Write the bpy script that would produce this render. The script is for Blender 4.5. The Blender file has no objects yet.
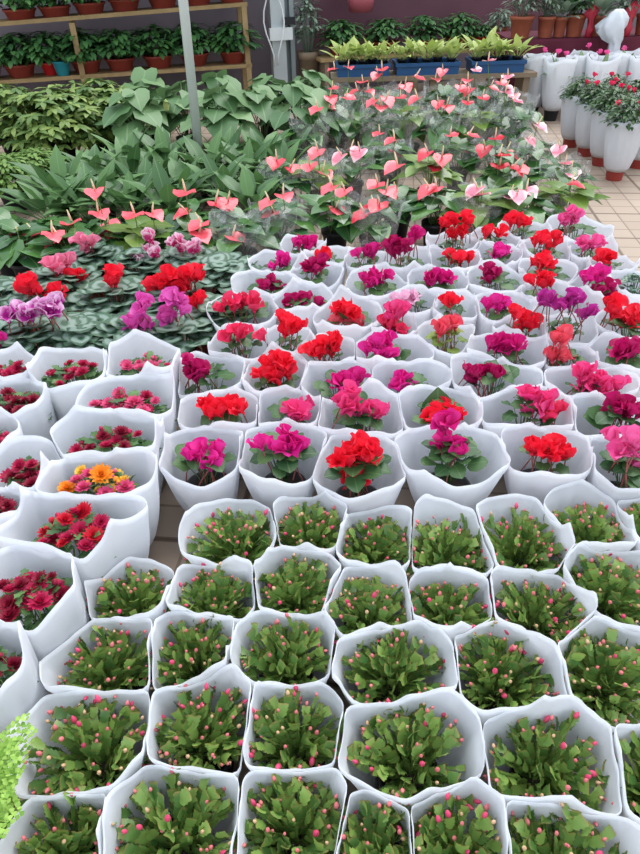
import bpy, math, random
from mathutils import Vector, Matrix
PI = math.pi
rnd = random.Random(7)
U = rnd.uniform
S = bpy.context.scene
COL = S.collection

# ------------------------------------------------------------------ camera
F = 642.0
CAM = Vector((0, 0, 1.5))
PITCH, ROLL = math.radians(37), math.radians(1.6)
fw = Vector((0, math.cos(PITCH), -math.sin(PITCH)))
up0 = Vector((0, math.sin(PITCH), math.cos(PITCH)))
r0 = Vector((1, 0, 0))
rt = r0 * math.cos(ROLL) - up0 * math.sin(ROLL)
upv = up0 * math.cos(ROLL) + r0 * math.sin(ROLL)
cd = bpy.data.cameras.new('camera')
cam = bpy.data.objects.new('camera', cd)
COL.objects.link(cam)
cam.matrix_world = Matrix(((rt.x, upv.x, -fw.x, 0), (rt.y, upv.y, -fw.y, 0), (rt.z, upv.z, -fw.z, 1.5), (0, 0, 0, 1)))
cd.sensor_fit = 'VERTICAL'
cd.sensor_height = 24
cd.lens = F * 24 / 854
S.camera = cam

def ray(px, py):
    return fw + rt * ((px - 320) / F) + upv * ((427 - py) / F)
def atz(px, py, z):
    d = ray(px, py)
    return CAM + d * ((z - CAM.z) / d.z)
def aty(px, py, y):
    d = ray(px, py)
    return CAM + d * (y / d.y)
def depth(p):
    return (p - CAM).dot(fw)

# ------------------------------------------------------------------ materials
def lin(h):
    o = []
    for i in (0, 2, 4):
        c = int(h[i:i + 2], 16) / 255
        o.append(c / 12.92 if c <= .04045 else ((c + .055) / 1.055) ** 2.4)
    return (o[0], o[1], o[2], 1)

class NT:
    def __init__(s, name):
        s.m = bpy.data.materials.new(name)
        s.m.use_nodes = True
        s.t = s.m.node_tree
        s.t.nodes.clear()
        s.out = s.n('OutputMaterial')
    def n(s, typ, **kw):
        nd = s.t.nodes.new('ShaderNode' + typ)
        for k, v in kw.items():
            setattr(nd, k, v)
        return nd
    def l(s, a, b):
        s.t.links.new(a, b)
    def mix(s, fac, a, b, mode='MIX'):
        nd = s.n('Mix', data_type='RGBA', blend_type=mode)
        for sock, val in ((nd.inputs[0], fac), (nd.inputs[6], a), (nd.inputs[7], b)):
            if isinstance(val, bpy.types.NodeSocket): s.l(val, sock)
            else: sock.default_value = val
        return nd.outputs[2]
    def math(s, op, a, b=0.0, c=None):
        nd = s.n('Math', operation=op)
        for i, val in enumerate((a, b, c)):
            if val is None: continue
            if isinstance(val, bpy.types.NodeSocket): s.l(val, nd.inputs[i])
            else: nd.inputs[i].default_value = val
        return nd.outputs[0]
    def ramp(s, fac, stops):
        nd = s.n('ValToRGB')
        e = nd.color_ramp.elements
        while len(e) < len(stops): e.new(.5)
        for q, (p, c) in zip(e, stops):
            q.position = p
            q.color = c if len(c) == 4 else (*c, 1)
        s.l(fac, nd.inputs[0])
        return nd.outputs[0]
    def noise(s, scale, detail=2, co=None):
        nd = s.n('TexNoise')
        nd.inputs['Scale'].default_value = scale
        nd.inputs['Detail'].default_value = detail
        if co is None:
            co = s.n('TexCoord').outputs['Object']
        s.l(co, nd.inputs['Vector'])
        return nd.outputs['Fac']

MATS = {}
def solid(name, c, rough=.6, metal=0, noise=0, spec=.4):
    if name in MATS: return MATS[name]
    t = NT(name)
    p = t.n('BsdfPrincipled')
    c = lin(c)
    if noise:
        f = t.noise(noise)
        c2 = tuple(x * .6 for x in c[:3]) + (1,)
        t.l(t.mix(f, c, c2), p.inputs['Base Color'])
    else:
        p.inputs['Base Color'].default_value = c
    p.inputs['Roughness'].default_value = rough
    p.inputs['Metallic'].default_value = metal
    p.inputs['Specular IOR Level'].default_value = spec
    t.l(p.outputs[0], t.out.inputs[0])
    MATS[name] = t.m
    return t.m

def leafy(name, c1, c2, rough=.45, trans=.25, vein=None, edge=None, base=None, silver=None, tip=None, spec=.4):
    """thin plant tissue: per-leaf variation, optional midrib, edge, base, tip or silver marking (all from the leaf's own UV)"""
    if name in MATS: return MATS[name]
    t = NT(name)
    g = t.n('NewGeometry')
    col = t.mix(g.outputs['Random Per Island'], lin(c1), lin(c2))
    uv = t.n('UVMap')
    sx = t.n('SeparateXYZ')
    t.l(uv.outputs[0], sx.inputs[0])
    u = t.math('ABSOLUTE', t.math('MULTIPLY_ADD', sx.outputs[0], 2.0, -1.0))
    v = sx.outputs[1]
    if silver:
        nz = t.noise(45, 3)
        dv_ = t.math('MULTIPLY_ADD', v, 2.0, -.8)
        d = t.math('SQRT', t.math('ADD', t.math('MULTIPLY', u, u), t.math('MULTIPLY', dv_, dv_)))
        d = t.math('ADD', d, t.math('MULTIPLY_ADD', nz, .5, -.25))
        f = t.ramp(d, [(.22, (0, 0, 0)), (.42, (1, 1, 1)), (.66, (1, 1, 1)), (.82, (0, 0, 0))])
        col = t.mix(t.math('MULTIPLY', f, .5), col, lin(silver))
    if vein:
        f = t.ramp(u, [(.0, (1, 1, 1)), (.07, (0, 0, 0))])
        col = t.mix(t.math('MULTIPLY', f, .6), col, lin(vein))
    if edge:
        f = t.ramp(u, [(.5, (0, 0, 0)), (.95, (1, 1, 1))])
        f2 = t.ramp(v, [(.62, (0, 0, 0)), (.95, (1, 1, 1))])
        col = t.mix(t.math('MAXIMUM', f, f2), col, lin(edge))
    if tip:
        f2 = t.ramp(v, [(.75, (0, 0, 0)), (1.0, (1, 1, 1))])
        col = t.mix(t.math('MULTIPLY', f2, .8), col, lin(tip))
    if base:
        f2 = t.ramp(v, [(.0, (1, 1, 1)), (.45, (0, 0, 0))])
        col = t.mix(t.math('MULTIPLY', f2, .85), col, lin(base))
    p = t.n('BsdfPrincipled')
    t.l(col, p.inputs['Base Color'])
    p.inputs['Roughness'].default_value = rough
    p.inputs['Specular IOR Level'].default_value = spec
    tr = t.n('BsdfTranslucent')
    t.l(col, tr.inputs[0])
    mx = t.n('MixShader')
    mx.inputs[0].default_value = trans
    t.l(p.outputs[0], mx.inputs[1])
    t.l(tr.outputs[0], mx.inputs[2])
    t.l(mx.outputs[0], t.out.inputs[0])
    MATS[name] = t.m
    return t.m

def sleeve_mat():
    t = NT('white_nonwoven_fabric')
    n1 = t.noise(9, 3)
    n2 = t.noise(260, 2)
    col = t.mix(n1, lin('f6f7f9'), lin('eceff4'))
    d = t.n('BsdfPrincipled')
    t.l(col, d.inputs['Base Color'])
    d.inputs['Roughness'].default_value = .75
    d.inputs['Specular IOR Level'].default_value = .2
    b = t.n('Bump')
    b.inputs['Strength'].default_value = .25
    b.inputs['Distance'].default_value = .004
    t.l(t.math('ADD', t.math('MULTIPLY', n1, 2.0), t.math('MULTIPLY', n2, .12)), b.inputs['Height'])
    t.l(b.outputs[0], d.inputs['Normal'])
    tr = t.n('BsdfTranslucent')
    t.l(col, tr.inputs[0])
    mx = t.n('MixShader')
    mx.inputs[0].default_value = .5
    t.l(d.outputs[0], mx.inputs[1])
    t.l(tr.outputs[0], mx.inputs[2])
    t.l(mx.outputs[0], t.out.inputs[0])
    return t.m
M_SLEEVE = sleeve_mat()

def cello_mat():
    t = NT('clear_cellophane')
    g = t.n('BsdfGlossy')
    g.inputs['Roughness'].default_value = .12
    g.inputs[0].default_value = (.95, .97, 1, 1)
    b = t.n('Bump')
    b.inputs['Strength'].default_value = 1
    b.inputs['Distance'].default_value = .03
    t.l(t.noise(22, 3), b.inputs['Height'])
    t.l(b.outputs[0], g.inputs['Normal'])
    df = t.n('BsdfDiffuse')
    df.inputs[0].default_value = (.9, .9, .9, 1)
    m0 = t.n('MixShader')
    m0.inputs[0].default_value = .65
    t.l(g.outputs[0], m0.inputs[1])
    t.l(df.outputs[0], m0.inputs[2])
    tr = t.n('BsdfTransparent')
    fac = t.math('MULTIPLY_ADD', t.ramp(t.noise(14, 3), [(.5, (0, 0, 0)), (.75, (1, 1, 1))]), .42, .16)
    mx = t.n('MixShader')
    t.l(fac, mx.inputs[0])
    t.l(tr.outputs[0], mx.inputs[1])
    t.l(m0.outputs[0], mx.inputs[2])
    t.l(mx.outputs[0], t.out.inputs[0])
    return t.m
M_CELLO = cello_mat()
M_BLACK = solid('black_plastic', '1b1d22', .5)
M_TERRA = solid('terracotta', 'a8503c', .7, noise=12)
M_REDPOT = solid('red_brown_plastic', '9c3c34', .5)
M_SOIL = solid('potting_soil', '2a211b', .95, noise=80)
M_STEM = leafy('green_stem', '5e7a3a', '6f8a48', .5, .1)
M_PINKSTEM = leafy('reddish_stem', '8a4a48', '9c5a50', .5, .1)

# ------------------------------------------------------------------ mesh builder
class MB:
    def __init__(s):
        s.v, s.f, s.uv = [], [], []
    def add(s, vs, fs, uvs=None):
        o = len(s.v)
        s.v += [tuple(p) for p in vs]
        s.uv += uvs if uvs else [(0.5, 0.5)] * len(vs)
        s.f += [tuple(i + o for i in q) for q in fs]
    def leaf(s, o, D, N, L, W, prof, bend=0.0, fold=0.0, wave=0.0, ph=0.0):
        """prof: list of (spine a, edge a, edge half-width)"""
        D = D.normalized()
        Sd = D.cross(N)
        if Sd.length < 1e-4: Sd = D.cross(Vector((1, 0.3, 0)))
        Sd.normalize()
        N = Sd.cross(D)
        vs, fs, uvs = [], [], []
        mw = max(p[2] for p in prof)
        for i, (a, e, w) in enumerate(prof):
            def pt(aa, ww, sgn):
                h = -bend * aa * abs(aa) * L + fold * ww * W + wave * W * math.sin(aa * 9 + ph + sgn * 1.3) * (ww / mw if mw else 0)
                return o + D * (aa * L * (1 - .18 * abs(bend) * aa)) + Sd * (sgn * ww * W) + N * h
            vs += [pt(e, w, -1), pt(a, 0, 0), pt(e, w, 1)]
            q = .5 * w / mw
            uvs += [(.5 - q, max(0, min(1, e))), (.5, a), (.5 + q, max(0, min(1, e)))]
            if i:
                b = 3 * i
                fs += [(b - 3, b - 2, b + 1, b), (b - 2, b - 1, b + 2, b + 1)]
        s.add(vs, fs, uvs)
    def tube(s, pts, rs, n=6, cap=True):
        vs, fs = [], []
        for i, p in enumerate(pts):
            a = pts[max(0, i - 1)]
            b = pts[min(len(pts) - 1, i + 1)]
            d = (b - a).normalized()
            x = d.orthogonal().normalized()
            y = d.cross(x)
            for k in range(n):
                t = 2 * PI * k / n
                vs.append(p + (x * math.cos(t) + y * math.sin(t)) * rs[i])
        for i in range(len(pts) - 1):
            for k in range(n):
                fs.append((i * n + k, i * n + (k + 1) % n, (i + 1) * n + (k + 1) % n, (i + 1) * n + k))
        if cap:
            fs.append(tuple(range(n - 1, -1, -1)))
            fs.append(tuple((len(pts) - 1) * n + k for k in range(n)))
        m = len(pts) - 1
        s.add(vs, fs, [(.5, i / m) for i in range(len(pts)) for k in range(n)])
    def lathe(s, prof, n=20, o=Vector((0, 0, 0)), sx=1, sy=1):
        vs, fs, uvs = [], [], []
        for i, (r, z) in enumerate(prof):
            for k in range(n):
                t = 2 * PI * k / n
                vs.append(o + Vector((r * math.cos(t) * sx, r * math.sin(t) * sy, z)))
                uvs.append((.5, i / (len(prof) - 1)))
        for i in range(len(prof) - 1):
            for k in range(n):
                fs.append((i * n + k, i * n + (k + 1) % n, (i + 1) * n + (k + 1) % n, (i + 1) * n + k))
        s.add(vs, fs, uvs)
    def box(s, c, sz, rz=0.0, bev=0.0):
        x, y, z = (q / 2 for q in sz)
        R = Matrix.Rotation(rz, 3, 'Z')
        vs = [Vector(c) + R @ Vector((a * x, b * y, d * z)) for d in (-1, 1) for a, b in ((-1, -1), (1, -1), (1, 1), (-1, 1))]
        s.add(vs, [(3, 2, 1, 0), (4, 5, 6, 7), (0, 1, 5, 4), (1, 2, 6, 5), (2, 3, 7, 6), (3, 0, 4, 7)])
    def mesh(s, name, mat, smooth=True):
        m = bpy.data.meshes.new(name)
        m.from_pydata(s.v, [], s.f)
        ul = m.uv_layers.new(name='UVMap')
        buf = [0.0] * (2 * len(m.loops))
        li = [0] * len(m.loops)
        m.loops.foreach_get('vertex_index', li)
        for i, vi in enumerate(li):
            buf[2 * i], buf[2 * i + 1] = s.uv[vi]
        ul.data.foreach_set('uv', buf)
        if smooth:
            m.polygons.foreach_set('use_smooth', [True] * len(m.polygons))
        m.materials.append(mat)
        return m

def obj(name, mesh, parent=None, loc=None, rot=None, scale=None):
    o = bpy.data.objects.new(name, mesh)
    COL.objects.link(o)
    if parent: o.parent = parent
    if loc is not None: o.location = loc
    if rot is not None: o.rotation_euler = rot
    if scale is not None: o.scale = (scale,) * 3 if isinstance(scale, (int, float)) else scale
    return o
USED = {}
def tag(o, label, cat, group=None, kind=None):
    o['label'] = label
    o['category'] = cat
    if group: o['group'] = group
    if kind: o['kind'] = kind
    return o
def thing(name, loc, label, cat, group=None):
    o = obj(name, None, None, loc)
    o.empty_display_size = .05
    return tag(o, label, cat, group)
def struct(name, mesh, loc=None):
    o = obj(name, mesh, None, loc)
    o['kind'] = 'structure'
    return o
ORD = ['leftmost', 'second from left', 'third from left', 'fourth from left', 'fifth from left', 'sixth from left', 'seventh from left', 'eighth from left', 'ninth from left', 'tenth from left']

# leaf outlines: (spine, edge position, edge half-width)
P_OVAL = [(0, 0, .03), (.2, .18, .36), (.45, .43, .5), (.7, .68, .4), (.88, .87, .2), (1, 1, .0)]
P_LANCE = [(0, 0, .05), (.15, .13, .3), (.4, .38, .5), (.65, .63, .42), (.85, .84, .2), (1, 1, 0)]
P_HEART = [(0, 0, .0), (.02, -.16, .2), (.1, -.08, .42), (.3, .2, .52), (.52, .48, .45), (.76, .73, .26), (.92, .91, .09), (1, 1, 0)]
P_ROUND = [(0, 0, .0), (.03, -.14, .22), (.15, 0, .45), (.4, .33, .55), (.65, .63, .46), (.87, .85, .27), (.97, .95, .1), (1, 1, 0)]
P_PETAL = [(0, 0, .1), (.25, .24, .2), (.5, .5, .38), (.75, .76, .5), (.92, .94, .4), (1, 1.0, .15)]
P_SPATHE = [(0, 0, 0), (.02, -.2, .22), (.1, -.14, .42), (.3, .14, .55), (.52, .45, .48), (.76, .72, .28), (.92, .91, .1), (1, 1.02, 0)]
P_CACT = [(0, 0, .14), (.18, .18, .34), (.3, .3, .46), (.36, .38, .36), (.56, .58, .52), (.63, .66, .42), (.86, .92, .5), (.95, .97, .3), (.93, .93, .0)]
P_STRAP = [(0, 0, .3), (.3, .3, .45), (.6, .6, .4), (.85, .85, .22), (1, 1, 0)]
Z = Vector((0, 0, 1))
def sph(az, el):
    return Vector((math.cos(az) * math.cos(el), math.sin(az) * math.cos(el), math.sin(el)))

# ------------------------------------------------------------------ sleeves, packed against each other
BAGS = []   # dict(c, rx, ry, h)
def reg_bag(x0, y0, x1, y1, h, shrink=1.0):
    c = atz((x0 + x1) / 2, (y0 + y1) / 2, h)
    d = depth(c)
    ang = math.asin((CAM.z - h) / (c - CAM).length)
    rx = (x1 - x0) / 2 * d / F * shrink
    ry = (y1 - y0) / 2 * d / F / math.sin(ang) * shrink
    ry = max(ry, rx * .72)
    ry = min(ry, rx * 1.15)
    b = dict(c=c, rx=rx, ry=ry, h=h)
    BAGS.append(b)
    return b
def erad(b, t):
    return 1 / math.sqrt((math.cos(t) / b['rx']) ** 2 + (math.sin(t) / b['ry']) ** 2)
def relax(it=40):
    """push the standing pots apart until no two pots share a spot"""
    for _ in range(it):
        for i, a in enumerate(BAGS):
            for b in BAGS[:i]:
                dx, dy = b['c'].x - a['c'].x, b['c'].y - a['c'].y
                d = math.hypot(dx, dy)
                if d > .5: continue
                t = math.atan2(dy, dx)
                want = (erad(a, t) + erad(b, t)) * .80
                want = max(want, .15)
                if d < want:
                    k = (want - d) / 2 * .5
                    a['c'].x -= dx / d * k; a['c'].y -= dy / d * k
                    b['c'].x += dx / d * k; b['c'].y += dy / d * k
def outline(b, n):
    c = b['c']
    planes = []
    for q in BAGS:
        if q is b: continue
        dx, dy = q['c'].x - c.x, q['c'].y - c.y
        d = math.hypot(dx, dy)
        t = math.atan2(dy, dx)
        ei, ej = erad(b, t), erad(q, t)
        if d < (ei + ej) * 1.3:
            planes.append((t, d * ei / (ei + ej) - .0018))
    out = []
    for k in range(n):
        t = 2 * PI * k / n
        e = erad(b, t)
        r = e * 1.18
        for (tp, dp) in planes:
            cs = math.cos(t - tp)
            if cs > .15:
                r = min(r, dp / cs)
        out.append(r)
    sm = out[:]
    for _ in range(1):
        sm = [min(out[k], (sm[k - 1] + 2 * sm[k] + sm[(k + 1) % n]) / 4) for k in range(n)]
    return sm
def sleeve_mesh(b, rb, z0, seed, peak=.03, und=.012, flare=.6):
    r = random.Random(seed)
    n, m = 80, 13
    R = outline(b, n)
    b['Rmin'] = min(R)
    b['Rx'] = min(R[0], R[n // 2], R[4], R[-4])
    b['Ry'] = min(R[n // 4], R[3 * n // 4])
    b['R'] = sum(R) / n
    sa = r.uniform(-.5, .5) + (0 if r.random() < .7 else PI / 2)
    sb = sa + PI + r.uniform(-.4, .4)
    pa, pb = peak * r.uniform(.6, 1.6), peak * r.uniform(.3, 1.4)
    sc, pcn = r.uniform(0, 6.28), peak * r.uniform(0, .8)
    ph = [r.uniform(0, 6.3) for _ in range(5)]
    vs, fs, uvs = [], [], []
    for j in range(m):
        s = j / (m - 1)
        for k in range(n):
            t = 2 * PI * k / n
            def pk(a, w=.2): return math.exp((.03 - math.sqrt((((t - a + PI) % (2 * PI)) - PI) ** 2 + .0009)) / w)
            top = (b['h'] + pa * pk(sa) + pb * pk(sb) + pcn * pk(sc, .14) + und * math.sin(2 * t + ph[0]) + und * .7 * math.sin(3 * t + ph[1])
                   - und * .9 * abs(math.sin(2.5 * t + ph[2])) + .002 * math.sin(11 * t + ph[2]))
            z = z0 + (top - z0) * s
            e = s ** flare
            # soft tucks and creases of a thin flat bag pulled over a pot
            cr = .030 * (abs(math.sin(3.5 * t + ph[3] + 1.6 * s)) - .6) + .022 * (abs(math.sin(6 * t + ph[4] - 2.5 * s)) - .6) + .010 * math.sin(17 * t + ph[1] + 5 * s)
            fold = 1 + cr * math.sin(PI * min(1, s * .97 + .02))
            rr = (rb + (R[k] - rb) * e) * fold
            rr = min(rr, R[k] + .001) if s < .9 else R[k] * (1 - .02 * (1 - s)) * (1 - .016 * abs(math.sin(5 * t + ph[3])))
            rr += .003 * pk(sa, .05) * (1 - s)
            vs.append((rr * math.cos(t), rr * math.sin(t), z))
            uvs.append((k / n, s))
    for j in range(m - 1):
        for k in range(n):
            fs.append((j * n + k, j * n + (k + 1) % n, (j + 1) * n + (k + 1) % n, (j + 1) * n + k))
    mb = MB()
    mb.add(vs, fs, uvs)
    me = mb.mesh('sleeve', M_SLEEVE)
    return me
def add_sleeve(root, b, rb, z0, seed, **kw):
    o = obj('sleeve', sleeve_mesh(b, rb, z0, seed, **kw), root)
    md = o.modifiers.new('thickness', 'SOLIDIFY')
    md.thickness = .0005
    md.offset = -1
    return o

PC = {}
def pot_mesh(r, h, mat):
    k = ('pot', round(r, 3), round(h, 3), mat.name)
    if k not in PC:
        mb = MB()
        mb.lathe([(.001, 0), (r * .72, 0), (r * .74, .004), (r * .95, h * .84), (r * 1.03, h * .84), (r * 1.05, h), (r * .96, h), (r * .92, h * .86), (.001, h * .84)], 24)
        PC[k] = mb.mesh('pot', mat)
        mb = MB()
        mb.lathe([(r * .93, h * .85), (r * .6, h * .9), (.001, h * .91)], 20)
        PC[k + (1,)] = mb.mesh('soil', M_SOIL)
    return PC[k], PC[k + (1,)]
def add_pot(root, r, h, mat, z=0):
    a, s = pot_mesh(r, h, mat)
    p = obj('pot', a, root, (0, 0, z))
    obj('soil', s, p)
    return p

# ------------------------------------------------------------------ Christmas cacti
M_CACT = leafy('cactus_segment', '486e36', '8cac56', .36, .2, tip='a0824e', spec=.5)
M_BUD = leafy('pink_bud', 'd8607a', 'e88a84', .4, .2, base='8a7a50')
M_BUD2 = leafy('deep_pink_bud', 'd83c6a', 'e6547c', .4, .2, base='a86a50')
M_BUD3 = leafy('cream_bud', 'd8c48c', 'e0a890', .4, .2, base='8a8a50')
def bud_mesh(mat, L, r):
    mb = MB()
    mb.lathe([(.0004, 0), (r * .7, L * .15), (r, L * .42), (r * .85, L * .68), (r * .4, L * .9), (.0004, L)], 8)
    return mb.mesh('bud', mat)
BUDS = [bud_mesh(M_BUD, .012, .0038), bud_mesh(M_BUD2, .016, .0046), bud_mesh(M_BUD, .009, .0032), bud_mesh(M_BUD3, .010, .0034)]
def cactus_foliage(seed):
    r = random.Random(seed)
    mb = MB()
    tips = []
    N = 92
    for i in range(N):
        q = math.sqrt((i + .5) / N)
        az = i * 2.399963 + r.uniform(-.3, .3)
        lean = q * 1.02 + r.uniform(-.12, .12)
        L = .110 + .032 * r.random() - .014 * q
        p = Vector((math.cos(az), math.sin(az), 0)) * (.032 * q) + Z * 0.0
        ns = 5
        d = sph(az, PI / 2 - lean * .55)
        twist = r.uniform(0, PI)
        for s in range(ns):
            el = PI / 2 - lean * (.5 + .22 * s) + r.uniform(-.16, .16)
            d = sph(az + r.uniform(-.3, .3), max(-.1, el))
            nrm = Matrix.Rotation(twist + r.uniform(-.5, .5), 3, d) @ d.orthogonal()
            if s > 1:   # upper segments turn a face to the light
                nrm = (nrm + Vector((0, -.3, .9)) * r.random()).normalized()
            l = L / ns * r.uniform(1.1, 1.4)
            w = l * r.uniform(.62, .84)
            if s >= 1:
                mb.leaf(p, d, nrm, l, w, P_CACT, r.uniform(-.05, .2), r.uniform(.05, .35), .05, r.uniform(0, 6))
            p = p + d * (l * .86)
        tips.append((p.copy(), d.copy()))
        if r.random() < .45:   # forked side segment
            d2 = (d + sph(r.uniform(0, 6.3), .2) * .8).normalized()
            mb.leaf(p - d * l * .5, d2, d2.orthogonal(), l, l * .8, P_CACT, .1, .2, .05)
            tips.append((p - d * l * .5 + d2 * l * .93, d2))
    return mb.mesh('foliage', M_CACT), tips
CACTI = [cactus_foliage(100 + i) for i in range(7)]
CROWS = [
 ('back', [(186,499,280,561),(271,493,348,543),(337,503,416,560),(408,500,491,575),(480,496,575,565),(549,491,630,549),(624,490,700,548)]),
 ('fourth', [(82,561,172,612),(166,559,254,617),(254,544,337,607),(328,564,412,632),(410,567,494,624),(492,565,598,638),(566,537,665,618)]),
 ('third', [(50,617,155,690),(150,600,232,680),(231,608,336,678),(331,618,458,694),(455,618,560,706),(560,612,665,706)]),
 ('second', [(22,684,148,792),(146,668,250,772),(244,680,342,768),(338,700,487,785),(485,705,622,808),(620,727,735,820)]),
 ('front', [(8,785,106,890),(100,757,238,880),(238,748,346,885),(338,782,418,900),(408,785,520,905),(492,795,640,915)]),
]
CSPEC = {('back',6):'Christmas cactus cut by right edge, last in back cactus row',
 ('front',0):'Christmas cactus beside the bright green fern at bottom left corner',
 ('fourth',0):'Christmas cactus sitting low right beside the tall red chrysanthemum sleeves, pale pink buds',
 ('second',4):'spreading dark Christmas cactus with scattered deep pink buds in widest round sleeve'}
cact_jobs = []
for rn, row in CROWS:
    for i, bx in enumerate(row):
        cact_jobs.append((rn, i, reg_bag(*bx, .24)))

# ------------------------------------------------------------------ chrysanthemums (left)
MUMS = [((-14,352,32,376),['crimson'],'red chrysanthemum at left edge in the farthest row of tall sleeves'),
 ((30,347,107,380),['crimson'],'deep pink chrysanthemum in wide sleeve in front of the silvery cyclamen leaves'),
 ((105,339,180,372),['rose'],'rose pink chrysanthemum in pointed sleeve, farthest back beside crimson cyclamen'),
 ((-22,374,40,412),['maroon'],'dark red chrysanthemum at left edge in second row from the back'),
 ((82,375,171,412),['rose','crimson'],'small chrysanthemum deep in sleeve with one pink bloom and red buds'),
 ((-46,416,12,448),['crimson'],'chrysanthemum sleeve mostly cut off by left edge, below dark red one'),
 ((54,413,163,450),['crimson','maroon'],'crimson chrysanthemum in wide sleeve directly behind the orange chrysanthemum'),
 ((-14,443,56,488),['maroon','crimson'],'dark red chrysanthemum left of the orange one at left edge'),
 ((40,448,149,494),['orange','rose','yellow'],'orange and pink mixed chrysanthemum, the only orange flowers in view'),
 ((-30,486,22,514),['maroon'],'chrysanthemum sleeve corner at left edge behind the crimson front one'),
 ((2,497,137,546),['crimson','red'],'large crimson chrysanthemum with one bright red bloom in front of orange one'),
 ((-22,540,78,615),['crimson','maroon'],'leafy red chrysanthemum with white buds, nearest full sleeve at left edge'),
 ((-70,622,16,690),['maroon'],'tall white sleeve cut by left edge just above the fern')]
mum_jobs = [(m, reg_bag(*m[0], .35)) for m in MUMS]

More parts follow.
